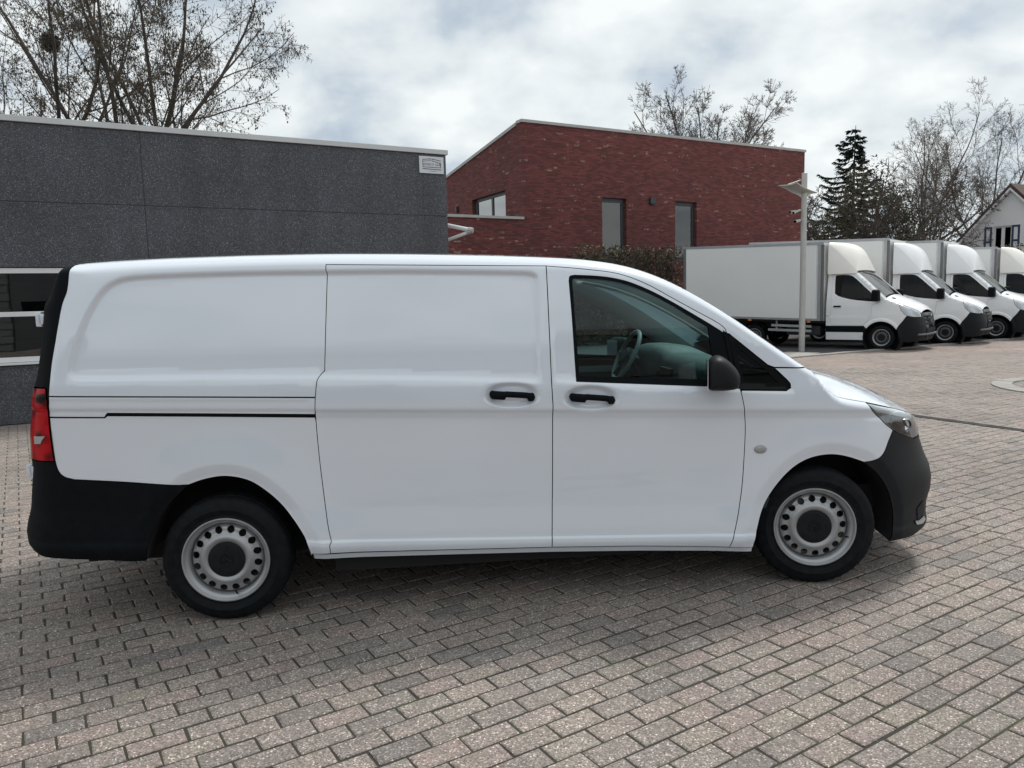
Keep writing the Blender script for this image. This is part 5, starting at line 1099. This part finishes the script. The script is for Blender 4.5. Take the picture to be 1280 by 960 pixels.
def make_truck():
    root = empty('box_truck')
    door = [(-1.36, .685), (-1.36, 2.10)] + catmull([(-1.36, 2.10), (-1.25, 2.165), (-.95, 2.155), (-.80, 2.10), (-.55, 1.90), (-.20, 1.57), (-.03, 1.37)], 4)[1:] + [(-.07, 1.30), (-.24, 1.25), (-.27, .95)] + catmull([(-.27, .95), (-.33, .82), (-.44, .72), (-.46, .685)], 3)[1:]
    wino = catmull([(-1.27, 1.58), (-1.285, 2.03), (-1.22, 2.09), (-.90, 2.08), (-.74, 1.99), (-.50, 1.77), (-.22, 1.51), (-.09, 1.365)], 4) + catmull([(-.09, 1.365), (-.15, 1.335), (-.55, 1.37), (-.85, 1.415), (-1.15, 1.50), (-1.27, 1.58)], 4)[1:-1]
    for s_ in (-1, 1):
        K = dict(parent=root, side=s_, step=0.06, edge=0.04)
        P_c = [(-1.49, .665)] + te(-1.49, .10, 26) + te(.12, .44, 8) + [(.50, 1.08), (.58, .985), (.64, .94), (.55, .80), (.47, .70)] + catmull([(.47, .70), (.44, .66), (.40, .57)], 3)[1:] + [q for q in t_arch if q[1] > .55 and q[0] < .40] + [(-.45, .665)]
        ts.panel('cab_side', P_c, 'truck_white', holes=[door], gap=0.002, **K)
        d = ts.panel('cab_door', door, 'truck_white', holes=[wino], gap=0.003, **K)
        ts.panel('door_glass', wino, 'dark_glass', gap=-0.004, off=-0.01, parent=d, side=s_, step=0.08, flange=False)
        MB().box(-.585, -.545, min(s_ * .86, s_ * .895), max(s_ * .86, s_ * .895), 1.38, 1.83).build('window_divider', 'black_plastic', d)
        MB().box(-1.28, -1.08, min(s_ * .985, s_ * 1.02), max(s_ * .985, s_ * 1.02), 1.195, 1.235).build('door_handle', 'black_plastic', d, bevel=0.008)
        ts.panel('side_moulding', [(-1.49, .49), (-1.49, .66), (-.455, .66), (-.462, .49)], 'black_plastic', gap=0.001, off=0.006, **K)
        ts.panel('sill', [(-1.49, .27), (-1.49, .485), (-.465, .485), (-.48, .27)], 'truck_white', gap=0.001, off=0.004, **K)
        ts.panel('front_bumper', [(.64, .935), (.72, .915), (.82, .90)] + [tn(z, .97) for z in np.linspace(.88, .26, 12)] + [(.70, .22), (.47, .24), (.455, .34), (.45, .45), (.42, .53), (.45, .655), (.475, .695), (.555, .80)], 'grey_plastic', gap=0.001, off=0.006, **K)
        h = ts.panel('headlight', te(.45, .87, 8, .004) + [tn(z, .90) for z in (1.0, .95, .905)] + [(.82, .905), (.72, .92), (.645, .94), (.585, .99), (.505, 1.085)], 'lamp_chrome', gap=0.002, off=-.004, parent=root, side=s_, step=0.03, edge=0.03)
        ts.panel('lamp_lens', te(.45, .87, 8, .006) + [tn(z, .90) for z in (1.0, .95, .91)] + [(.82, .91), (.72, .925), (.65, .945), (.59, .995), (.51, 1.085)], 'lens', gap=0.003, off=.008, parent=h, side=s_, step=0.04, edge=0.04, flange=False)
        m = MB().loft([[(-0.12 + 0.10 * k * math.copysign(abs(math.cos(a)) ** .5, math.cos(a)), s_ * yy, 1.50 + .165 * k * math.copysign(abs(math.sin(a)) ** .5, math.sin(a))) for a in np.linspace(0, 2 * math.pi, 20, endpoint=False)] for yy, k in ((1.0, .8), (1.03, 1), (1.15, 1), (1.20, .85), (1.21, .4))]).build('wing_mirror', 'black_plastic', root, smooth=True, sharp=50)
        MB().box(-.12, -.04, min(s_ * .93, s_ * 1.02), max(s_ * .93, s_ * 1.02), 1.36, 1.42).build('mirror_arm', 'black_plastic', m)
        MB().lathe_y([(.50, 0.0), (.505, -s_ * 0.35), (.10, -s_ * 0.35)], 32, c=(0, s_ * .96, .335)).build('wheel_arch_liner', 'liner', root)
        ts.panel('inner_shell', [(-1.47, .3), (-1.47, 2.15)] + te(-1.4, .75, 40, .11) + [(.75, .4), (.5, .35), (.46, .5), (.3, .72), (0, .82), (-.3, .72), (-.46, .5), (-.5, .3)], 'gap_black', gap=0, holes=[wino], off=-0.03, step=0.15, edge=0.06, flange=False, parent=root, side=s_)
    ts.top('cab_roof', -1.49, -.74, 'truck_white', root, .04, nu=12, ny=16)
    ts.top('windscreen', -.735, .04, 'screen_glass', root, lambda u: .05 + .05 * (u + .73), nu=16, ny=18, trim=.037, off=-.003)
    for s_ in (-1, 1):
        V = []; F_ = []; us = np.linspace(-.76, .10, 14)
        for u in us:
            z = float(np.interp(u, ts.E[0], ts.E[1])); y = float(np.interp(u, ts.E[0], ts.E[2])); V += [(u, s_ * y, z - .001), (u, s_ * (y - .036), z - .001), (u, s_ * (y - .06), z - .07)]
        for i in range(13):
            for k in range(2): F_.append((i * 3 + k, i * 3 + k + 1, i * 3 + 4 + k, i * 3 + 3 + k))
        mesh_obj('screen_pillar', V, F_, 'truck_white', root)
    ts.top('cowl', -.05, .20, 'black_plastic', root, .07, nu=6, ny=14, off=-.025)
    bn = ts.top('bonnet', .09, .892, 'truck_white', root, lambda u: .085 + .01 * (u < .5), nu=20, ny=20, trim=.003)
    for s_ in (-1, 1): MB().loft([[(.22 + dx, s_ * .55 + .17 * math.cos(a) * k, 1.445 - .06 * abs(dx) + hz_) for a in np.linspace(0, 2 * math.pi, 10, endpoint=False)] for dx, k, hz_ in ((-.05, .6, 0.0), (0.0, 1, -.02), (.05, .6, -.04))]).build('bonnet_vent', 'black_plastic', bn)
    ts.face('radiator_surround', .60, 1.01, 'gloss_black', root, True, .90, -.01, nz=10, ny=14)
    for k in range(3):
        zz = .68 + .105 * k; ue = float(ts.un(zz))
        MB().loft([[(ue - .12 * (abs(q) / .62) ** 3 + dx, q, zz + dz) for dx, dz in ((-.03, 0), (.025, .01), (.025, .045), (-.03, .06))] for q in np.linspace(-.52 - .03 * k, .52 + .03 * k, 13)]).build('grille_bar', 'grey_plastic', root, smooth=True)
    su = float(ts.un(.83)) + .045; em = MB().tube([(su, .12 * math.cos(a), .83 + .12 * math.sin(a)) for a in np.linspace(0, 2 * math.pi, 25)], .01, 5, cap=False)
    for i in range(3):
        a = math.pi / 2 + i * 2 * math.pi / 3; em.tube([(su, 0, .83), (su, .12 * math.cos(a), .83 + .12 * math.sin(a))], [.016, .004], 5)
    em.build('grille_emblem', 'alu_dark', root)
    ts.face('bumper_centre', .26, .605, 'grey_plastic', root, True, .975, .008, nz=8, ny=16)
    MB().loft([[(float(ts.un(.42)) - .14 * (abs(q) / .8) ** 4 + dx, q, .40 + dz) for dx, dz in ((-.02, 0), (.04, .01), (.04, .05), (-.02, .06))] for q in np.linspace(-.78, .78, 15)]).build('bumper_lip', 'alu_dark', root, smooth=True)
    MB().box(-1.47, -1.44, -.86, .86, .5, 2.2).build('cab_back', 'truck_white', root)
    MB().box(-1.40, -.9, -.8, .8, .6, .85).box(-1.40, -1.2, -.75, .75, .85, 1.6).build('seats', 'seat', root, bevel=.05)
    MB().box(-.35, .2, -.85, .85, .8, 1.3).build('dashboard', 'interior', root, bevel=.06)
    # fairing over the cab
    rings = []
    for t in np.linspace(0, 1, 12):
        u = -1.47 + .76 * t; zt_ = 2.21 + .82 * math.sqrt(max(0, 1 - t ** 2.4)); w = .975 - .13 * t ** 1.5; zc = min(2.19 + .78 * (1 - t ** 1.25), zt_ - .008); yi = w - .06 - .42 * min(1, (zt_ - zc) / .30)
        sec = [(u, -w, 2.13), (u, -w + .03, zc - .03), (u, -w + .045, zc + .0), (u, -(w * .35 + yi * .65), zc + (zt_ - zc) * .72), (u, -yi, zt_ - .002), (u, -yi * .5, zt_ + .012), (u, 0, zt_ + .018)]
        sec = sec + [(x, -y, z) for x, y, z in reversed(sec[:-1])]; rings.append(sec)
    MB().loft(rings, closed=False).build('roof_fairing', 'cream_grp', root, smooth=True, sharp=40)
    # cargo box
    kr = .030; bx0, bx1, bz0, bz1, bh = -6.02, -1.56, .80, 3.04, 1.07
    rk = lambda u, z: z - kr * (u + 1.5)
    def sbox(u0, u1, y0, y1, z0, z1):
        return MB().add([(u, y, rk(u, z)) for z in (z0, z1) for u, y in ((u0, y0), (u1, y0), (u1, y1), (u0, y1))], [(0, 3, 2, 1), (4, 5, 6, 7), (0, 1, 5, 4), (1, 2, 6, 5), (2, 3, 7, 6), (3, 0, 4, 7)])
    cb_ = sbox(bx0 + .03, bx1 - .03, -bh + .02, bh - .02, bz0 + .02, bz1 - .02).build('cargo_box', 'box_skin', root)
    for s_ in (-1, 1):
        yy = lambda a, b: (min(s_ * a, s_ * b), max(s_ * a, s_ * b))
        sbox(bx0 + .09, bx1 - .20, *yy(bh - .018, bh), bz0 + .165, bz1 - .075).build('side_panel', 'box_skin', cb_)
        sbox(bx0 + .09, bx1 - .16, *yy(bh - .016, bh + .004), bz0, bz0 + .06).build('bottom_rail', 'alu', cb_)
        sbox(bx0 + .09, bx1 - .16, *yy(bh - .017, bh + .002), bz0 + .062, bz0 + .163).build('skirt_panel', 'box_skin', cb_)
        sbox(bx0 + .0, bx1 - .0, *yy(bh - .03, bh + .008), bz1 - .073, bz1).build('top_rail', 'alu', cb_)
        sbox(bx0, bx0 + .088, *yy(bh - .04, bh + .006), bz0, bz1 - .075).build('rear_post', 'alu_dark', cb_)
        sbox(bx1 - .158, bx1 - .07, *yy(bh - .02, bh + .006), bz0, bz1 - .075).build('front_post', 'alu', cb_)
        sbox(bx1 - .068, bx1, *yy(bh - .06, bh - .012), bz0, bz1 - .075).build('corner_post', 'alu_dark', cb_)
        for ul in (-1.95, -3.75, -5.5): sbox(ul - .05, ul + .05, *yy(bh - .01, bh + .02), bz0 - .055, bz0 - .005).build('marker_light', 'orange_lens', cb_)
        # side guard, rails, rear mudguard
        for zz in (.50, .635): sbox(-3.10 if zz > .6 else -3.2, -1.9, *yy(.97, 1.0), zz - .04, zz + .03).build('side_guard', 'galv', root)
        for ul in (-2.1, -2.95): sbox(ul - .025, ul + .025, *yy(.94, .969), .45, bz0 - .02).build('guard_post', 'galv', root)
        sbox(-5.95, -1.3, *yy(.36, .44), .55, .72).build('chassis_rail', 'steel_dark', root)
        MB().loft([[(-3.66 + .42 * math.cos(a), s_ * y, .34 + .42 * math.sin(a)) for y in (.70, .99)] for a in np.linspace(R(5), R(175), 14)], closed=False).build('mudguard', 'black_plastic', root)
        sbox(-6.0, -5.92, *yy(.70, .98), .58, .72).build('tail_lamp', 'tail_red', root)
    sbox(bx1 - .029, bx1 - .008, -bh + .05, bh - .05, bz0, bz1 - .08).build('front_wall', 'box_skin', cb_)
    sbox(-6.0, -1.6, -.9, .9, .73, .785).build('subframe', 'steel_dark', root)
    MB().box(-2.7, -1.7, -.85, -.45, .38, .66).build('fuel_tank', 'steel_dark', root, bevel=.04)
    MB().box(-1.3, .6, -.6, .6, .25, .6).build('engine_tray', 'gap_black', root)
    make_wheel(root, (0, -.93, .343), -1, 0.0, .343, .105, seg=60, disc='rim_dark'); make_wheel(root, (0, .93, .343), 1, 0.0, .343, .105, seg=60, disc='rim_dark')
    make_wheel(root, (-3.66, -.95, .343), -1, 0.0, .343, .105, seg=60, disc='rim_dark'); make_wheel(root, (-3.66, .95, .343), 1, 0.0, .343, .105, seg=60, disc='rim_dark')
    return root
T_ANG = R(-42); tl_ = Vector((-math.sin(T_ANG), math.cos(T_ANG), 0))
truck = make_truck()
O1, O2, O3 = ground((1101, 437.5)), ground((1179, 430)), ground((1245, 424)); O4 = O3 + (O3 - O2) * 1.0 + Vector((0.15, 0.0, 0))
T_LAB = ['white box truck beside the lamp post, cream roof fairing, whole side in view', 'white box truck with white roof fairing, second in the row from the lamp post', 'white box truck with white roof fairing, third in the row from the lamp post', 'white box truck with cream roof fairing, parked in front of the white gabled house']
trucks = []
for k, (O_, lab) in enumerate(zip((O1, O2, O3, O4), T_LAB)):
    t_ = truck if k == 0 else copy_tree(truck); t_.location = O_ + tl_ * .93; t_.rotation_euler = (0, 0, T_ANG + (0, .035, -.02, .03)[k]); tag(t_, lab, 'truck', 'box trucks parked in a row'); trucks.append(t_)
    for ch in t_.children:
        if ch.name.startswith('roof_fairing') and k in (1, 2): ch.material_slots[0].link = 'OBJECT'; ch.material_slots[0].material = MATS['truck_white']; ch.scale = (1, 1, 1.055); ch.location.z = -.055 * 2.13
        if ch.name.startswith('cargo_box') and k in (1, 2): ch.scale = (1, 1, 1.06)
        if k == 3 and ch.name.startswith('cargo_box'): ch.scale = (1, 1, 1.0)
# the roof of one more white van shows behind the last truck
O5 = O4 + (O4 - O3) * 1.05
dvn = empty('delivery_van', O5 + tl_ * .93, T_ANG); tag(dvn, 'white delivery van at the end of the truck row, only its roof showing', 'van')
for ch in truck.children:
    nm = ch.name.split('.')[0]
    if nm in ('cab_side', 'cab_door', 'side_moulding', 'sill', 'front_bumper', 'headlight', 'cab_roof', 'windscreen', 'screen_pillar', 'cowl', 'bonnet', 'radiator_surround', 'bumper_centre', 'wheel', 'wing_mirror', 'dashboard', 'inner_shell'): copy_tree(ch, dvn)
MB().loft([[(u, w * math.copysign(abs(math.cos(a)) ** .35, math.cos(a)), .45 + (zz - .45) * (0.5 + 0.5 * math.copysign(abs(math.sin(a)) ** .35, math.sin(a)))) for a in np.linspace(0, 2 * math.pi, 32, endpoint=False)] for u, w, zz in ((-1.48, .98, 2.42), (-2.5, .99, 2.55), (-4.3, .98, 2.55), (-4.5, .95, 2.5))]).build('cargo_body', 'truck_white', dvn, smooth=True, sharp=50)

# ------------------------------------------------------------------ white house at the right
HY = 46.0; ap = at_depth((1266, 234.5), HY); ax = SD.copy(); gxv = Vector((ND.x * -1, ND.y * -1, 0))     # ridge runs along SD, gable faces -SD, its right is -ND
house = empty('white_house', (ap.x, ap.y, 0), math.atan2(-ND.y, -ND.x)); tag(house, 'white gabled house with brown roof and blue framed shutters behind the trucks', 'house')
# local x along the gable (to the right), local y into the house (-> +SD is local +y: check sign)
HA = ap.z; e_l = plane_hit((1203, 301), SD, ap.dot(SD)); hl_x = (e_l - Vector((ap.x, ap.y, 0))).dot(-ND); slope = (HA - e_l.z) / abs(hl_x); ev = 2.6; hw = (HA - ev) / slope
ysg = 1.0 if (Matrix.Rotation(math.atan2(-ND.y, -ND.x), 3, 'Z') @ Vector((0, 1, 0))).dot(SD) > 0 else -1.0
hwn = [plane_hit(q, SD, ap.dot(SD)) for q in ((1231.5, 284.5), (1276, 280.5), (1232, 309))]; gx0 = (hwn[0] - Vector((ap.x, ap.y, 0))).dot(-ND); gx1 = (hwn[1] - Vector((ap.x, ap.y, 0))).dot(-ND); wz_t, wz_b = hwn[0].z, hwn[2].z - 0.4
tot = gx1 - gx0; wx0, wx1 = gx0 + tot * .235, gx0 + tot * .76
wall_poly('gable_wall', [(-hw, 0), (hw, 0), (hw, ev), (0, HA - .15), (-hw, ev)], [rect(wx0, wx1, wz_b, wz_t)], lambda a, b, d: (a, ysg * d, b), .3, 'render_white', house)
for s_ in (-1, 1): MB().box(s_ * hw - (.3 if s_ > 0 else 0), s_ * hw + (0 if s_ > 0 else .3), min(ysg * .301, ysg * 10), max(ysg * .301, ysg * 10), 0, ev).build('side_wall', 'render_white', house)
for s_ in (-1, 1):
    q = [(0, HA), (s_ * (hw + .4), HA - slope * (hw + .4)), (s_ * (hw + .4), HA - slope * (hw + .4) + .22), (0, HA + .24)]
    rf = MB().prism(q, ysg * -.28, ysg * 10.2).build('roof', 'roof_brown', house)
    MB().prism([(0, HA - .13), (s_ * (hw + .4), HA - slope * (hw + .4) - .13), (s_ * (hw + .4), HA - slope * (hw + .4) - .003), (0, HA - .003)], ysg * -.30, ysg * -.05).build('verge_board', 'window_white', rf)
fz_ = ysg * .1
m = MB()
for a, b, c, d in ((wx0, wx1, wz_t - .09, wz_t - .002), (wx0, wx1, wz_b + .002, wz_b + .09), (wx0 + .002, wx0 + .10, wz_b + .091, wz_t - .091), (wx1 - .10, wx1 - .002, wz_b + .091, wz_t - .091), ((wx0 + wx1) / 2 - .10, (wx0 + wx1) / 2 + .10, wz_b + .091, wz_t - .091)): m.box(a, b, min(fz_, fz_ + ysg * .08), max(fz_, fz_ + ysg * .08), c, d)
hwin = m.build('window', 'window_white', house)
for a, b in ((wx0 + .10, (wx0 + wx1) / 2 - .10), ((wx0 + wx1) / 2 + .10, wx1 - .10)): MB().box(a, b, min(fz_ + ysg * .03, fz_ + ysg * .04), max(fz_ + ysg * .03, fz_ + ysg * .04), wz_b + .09, wz_t - .09).build('pane', 'dark_glass', hwin)
MB().box(wx0 - .5, wx1 + .5, min(ysg * .6, ysg * .65), max(ysg * .6, ysg * .65), wz_b - .5, wz_t + .3).build('room', 'room', hwin)
for a, b in ((gx0, wx0 - .03), (wx1 + .03, gx1)):
    s0, s1 = min(ysg * -.05, ysg * -.002), max(ysg * -.05, ysg * -.002); shs = MB().box(a, b, s0, s1, wz_b - .02, wz_t + .02).build('shutter', 'render_white', house)
    fm = MB(); f0, f1 = min(ysg * -.075, ysg * -.052), max(ysg * -.075, ysg * -.052); w = .11
    for x0, x1, z0, z1 in ((a, a + w, wz_b, wz_t), (b - w, b, wz_b, wz_t), (a + w, b - w, wz_b, wz_b + w), (a + w, b - w, wz_t - w, wz_t), (a + w, b - w, (wz_b + wz_t) / 2 - w / 2 - .1, (wz_b + wz_t) / 2 + w / 2 - .1)): fm.box(x0, x1, f0, f1, z0, z1)
    fm.build('shutter_frame', 'shutter_blue', shs)

# ------------------------------------------------------------------ trees
def rnd_dir(rs): v = Vector(rs.normal(size=3)); return v.normalized()
def grow(rs, p, d, L, r, lvl, out, P):
    n = max(3, int(L / P['seg'][lvl])); pts = [p.copy()]; rad_ = [r]; dirs = [d.copy()]
    for i in range(n):
        d = (d + rnd_dir(rs) * P['wig'][lvl] + Vector((0, 0, P['up'][lvl]))).normalized(); p = p + d * (L / n); pts.append(p.copy()); rad_.append(max(r * (1 - (1 - P['taper']) * (i + 1) / n), P['rmin'])); dirs.append(d.copy())
    out.append((lvl, pts, rad_))
    if lvl + 1 < len(P['kids']) + 1 and lvl < len(P['kids']):
        k = P['kids'][lvl]; k = int(k * rs.uniform(.8, 1.2) + .5); ph = rs.uniform(0, 6.28)
        for j in range(k):
            t = P['start'][lvl] + (1 - P['start'][lvl]) * (j + rs.uniform(.1, .9)) / k; i = min(n, int(t * n)); dd = dirs[i]; ph += 2.4 + rs.uniform(-.4, .4)
            a = dd.orthogonal().normalized(); b = dd.cross(a); ang = P['ang'][lvl] * rs.uniform(.7, 1.3); side = a * math.cos(ph) + b * math.sin(ph)
            grow(rs, pts[i], (dd * math.cos(ang) + side * math.sin(ang)).normalized(), L * P['ratio'][lvl] * rs.uniform(.7, 1.2) * (1.15 - .55 * t), max(rad_[i] * P['rr'], P['rmin']), lvl + 1, out, P)
def bare_tree(name, base, h, seed, P, label, mats=('bark', 'twig'), bud=0.0, lean=(0, 0), group=None, stems=1, r0=None, spread=.35, trunk_h=None):
    rs = np.random.RandomState(seed); root = empty(name, base); out = []
    r0 = r0 or h * .016; th = trunk_h if trunk_h is not None else h * .25
    tp = [Vector((0, 0, -.3)), Vector((lean[0] * .3, lean[1] * .3, th * .5)), Vector((lean[0], lean[1], th))]
    out.append((0, tp, [r0 * 1.35, r0 * 1.1, r0]))
    for k in range(stems):
        az = 6.283 * k / stems + rs.uniform(-.5, .5); til = spread * rs.uniform(.5, 1.25) if stems > 1 else .05
        grow(rs, tp[-1] - Vector((0, 0, .1 * (k % 3))), Vector((math.sin(til) * math.cos(az), math.sin(til) * math.sin(az), math.cos(til))), (h - th) * rs.uniform(.8, 1.05), r0 * (1.0 if stems == 1 else .62), 0, out, P)
    tm, cm = MB(), MB(); bud_pts = []
    sides = P.get('sides', (8, 6, 4, 3, 3))
    for lvl, pts, rd in out:
        (tm if lvl == 0 else cm).tube(pts, rd, sides[min(lvl, 4)], cap=False)
        if bud and lvl >= len(P['kids']) - 0: bud_pts += pts[1:]
    tm.build('trunk', mats[0], root, smooth=True, sharp=80, fix=False); cm.build('crown', mats[1], root, fix=False)
    if bud:
        bm_ = MB()
        for p in bud_pts:
            if rs.rand() < .55:
                s = bud * rs.uniform(.5, 1.3); a = rnd_dir(rs) * s * .45; dn = Vector((0, 0, -s * 1.3)); p = p + rnd_dir(rs) * .03; b = Vector((-a.y, a.x, a.z)); bm_.add([p, p + a + dn * .5, p + dn, p - a + dn * .5], [(0, 1, 2, 3)])
        bo = bm_.build('buds', 'bud', root, fix=False); tag(bo, kind='stuff')
    tag(root, label, 'tree', group); return root
P_big = dict(kids=(6, 6, 6, 4), seg=(.8, .5, .35, .25, .2), wig=(.13, .18, .22, .28, .3), up=(.075, .07, .03, .0, -.02), taper=.28, start=(.12, .2, .15, .1), ang=(.66, .75, .8, .8), ratio=(.48, .5, .5, .55), rr=.45, rmin=.005)
def gp(px, Y): q = at_depth(px, Y); return (q.x, q.y, 0)
bare_tree('bare_tree', gp((45, 150), 23.0), 13.4, 11, P_big, 'tall bare tree with a bird nest and spreading stems behind the grey building', bud=.055, stems=6, spread=.95, trunk_h=4.4, r0=.125)
bare_tree('bare_tree', gp((150, 150), 24.5), 15.5, 25, P_big, 'tall bare tree with several upright dark stems behind the grey building', bud=.055, stems=5, spread=.75, trunk_h=5.0, r0=.13)
bare_tree('bare_tree', gp((196, 155), 24.0), 12.2, 36, P_big, 'bare tree with a thick pollarded fork overhanging the grey building towards the sky', bud=.06, stems=5, spread=.60, trunk_h=6.0, r0=.12)
nb_ = at_depth((62, 53), 23.0); rs_ = np.random.RandomState(9); nm_ = MB()
for k in range(260):
    d = rnd_dir(rs_); c = nb_ + Vector(rs_.normal(0, .10, 3)) * np.array((1, 1, .8)).tolist()[0]; e_ = d.cross(rnd_dir(rs_)).normalized() * .24; p = nb_ + d * .22 * rs_.uniform(.4, 1); nm_.tube([p - e_, p, p + e_], .008, 3, cap=False)
nst = nm_.build('bird_nest', 'twig', None, fix=False); tag(nst, 'round bird nest of dark twigs high in the bare tree', 'nest')
P_mid = dict(kids=(8, 7, 6, 4), seg=(.9, .6, .4, .3, .25), wig=(.10, .16, .2, .25, .3), up=(.03, .05, .04, .03, .02), taper=.3, start=(.2, .2, .15, .1), ang=(.50, .62, .65, .7), ratio=(.5, .5, .5, .5), rr=.44, rmin=.0085)
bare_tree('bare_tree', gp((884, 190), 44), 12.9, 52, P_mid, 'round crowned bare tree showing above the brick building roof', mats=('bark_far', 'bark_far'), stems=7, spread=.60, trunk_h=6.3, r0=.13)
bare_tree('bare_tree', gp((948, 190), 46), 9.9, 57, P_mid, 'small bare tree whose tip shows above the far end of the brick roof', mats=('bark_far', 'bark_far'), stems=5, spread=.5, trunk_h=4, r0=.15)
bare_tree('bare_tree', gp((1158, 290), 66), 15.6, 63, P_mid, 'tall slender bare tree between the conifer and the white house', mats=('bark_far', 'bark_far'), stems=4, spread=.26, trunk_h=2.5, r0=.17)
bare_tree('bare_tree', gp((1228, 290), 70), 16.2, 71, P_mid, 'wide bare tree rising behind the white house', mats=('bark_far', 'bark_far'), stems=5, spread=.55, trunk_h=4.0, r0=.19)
# conifer
def conifer(base, h, seed, label):
    rs = np.random.RandomState(seed); root = empty('conifer', base); MB().tube([(0, 0, -.2), (0, 0, h * .5), (0.1, 0, h)], [.22, .13, .02], 8).build('trunk', 'bark', root, smooth=True)
    V = []; Fq = []; br = MB(); z = h * .12
    while z < h * .985:
        f = 1 - z / h; Lb = (.35 + 5.2 * f ** .80) * rs.uniform(.55, 1.15); k = 4 if f < .3 else 6; ph = rs.uniform(0, 6.28)
        for j in range(k):
            az = ph + 6.283 * j / k + rs.uniform(-.3, .3); L_ = Lb * rs.uniform(.45, 1.2); pts = []
            for t in np.linspace(0, 1, 6): pts.append(Vector((math.cos(az) * L_ * t, math.sin(az) * L_ * t, z + L_ * (-.35 * t + .32 * t * t * t) + .15 * f)))
            br.tube(pts, [.035, .03, .024, .018, .012, .006], 3, cap=False)
            nt_ = int(34 + L_ * 58)
            for _ in range(nt_):
                t = rs.uniform(.12, 1) ** .8; i = min(4, int(t * 5)); p = pts[i].lerp(pts[i + 1], t * 5 - i); sd_v = Vector((-math.sin(az), math.cos(az), 0)) * rs.uniform(-1, 1); dn = (sd_v * .8 + Vector((math.cos(az) * .5, math.sin(az) * .5, -.5 * rs.rand()))).normalized(); ln = rs.uniform(.18, .5) * (1.1 - .5 * t); w = dn.cross(Vector((0, 0, 1)) + rnd_dir(rs) * .6).normalized() * .062
                b = len(V); q = p + dn * ln; V += [tuple(p - w), tuple(p + w), tuple(q + w * .5), tuple(q - w * .5)]; Fq.append((b, b + 1, b + 2, b + 3))
        z += h * .021 * rs.uniform(.8, 1.3) + .06
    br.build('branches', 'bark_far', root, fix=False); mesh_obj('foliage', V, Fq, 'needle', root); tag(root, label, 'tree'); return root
cb0 = at_depth((1068, 157), 55); conifer((cb0.x, cb0.y, 0), cb0.z, 5, 'dark green conifer with drooping branches behind the box trucks')
# bushy broadleaf in front of it
P_bush = dict(kids=(8, 7, 6, 4), seg=(.7, .5, .35, .25, .2), wig=(.15, .2, .25, .3, .3), up=(.02, .03, .0, -.02, -.03), taper=.3, start=(.15, .15, .1, .1), ang=(.7, .8, .8, .8), ratio=(.55, .5, .5, .5), rr=.5, rmin=.013)
bt = bare_tree('bushy_tree', gp((1085, 300), 48), 9.6, 83, P_bush, 'dense olive brown bushy tree in front of the conifer behind the trucks', mats=('bark_far', 'twig'), stems=9, spread=.95, trunk_h=1.6, r0=.22)
def bush_s(rs):
    while True:
        v = rs.normal(size=3); v /= np.linalg.norm(v); r_ = rs.uniform(.45, 1.0) ** .6; lob = 1 + .16 * math.sin(5 * v[0] + 3 * v[2]) + .12 * math.sin(9 * v[1] + 4); x, y, z = v * r_ * lob
        if z > -.75: return (x * 3.5 + .2, y * 2.8, 4.8 + z * 4.3 * (1 - .25 * abs(x)))
leaf_cloud(np.random.RandomState(8), 14000, bush_s, .085, 'olive_leaf', 'foliage', bt)
sb = empty('leafy_bush', gp((1274, 330), 41)); leaf_cloud(np.random.RandomState(4), 2500, lambda rs: (rs.uniform(-.6, 4), rs.normal(0, .5), rs.uniform(.2, 3.9) ), .1, 'hedge_leaf', 'foliage', sb)
MB().tube([(0, 0, 0), (.2, 0, 2), (.6, .1, 3.6)], [.06, .04, .01], 5).build('stem', 'bark_far', sb); tag(sb, 'leafy green bush below the white house window behind the trucks', 'bush')

# ------------------------------------------------------------------ workshop hall across the yard: it shows only as the dark lower half of the reflections in the glass
simple('cladding', (0.20, 0.205, 0.21), 0.6, var=0.12, scale=0.7)
simple('hall_gate', (0.10, 0.105, 0.11), 0.5, var=0.15, scale=1.0)
hall = empty('workshop_hall', (0, -11.5, 0), R(2)); tag(hall, 'grey workshop hall with ribbed cladding and roller gates across the yard from the van', 'building')
for k in range(15): MB().box(-26, 26, -0.06 + 0.03 * (k % 2), 0.0 + 0.03 * (k % 2), 0.02 + k * 0.3, 0.30 + k * 0.3).build('cladding_board', 'cladding', hall)
MB().box(-26, 26, -10, -0.08, 0, 4.4).build('hall_core', 'steel_dark', hall)
MB().box(-26.1, 26.1, -10.1, 0.10, 4.53, 4.70).build('coping', 'coping', hall)
for x0 in (-17, -10, -3, 4, 11):
    g = MB().box(x0, x0 + 4, 0.035, 0.09, 0, 3.6).build('roller_gate', 'hall_gate', hall)
    MB().box(x0 + 0.4, x0 + 3.6, 0.091, 0.10, 1.5, 2.1).build('gate_window', 'gloss_black', g)
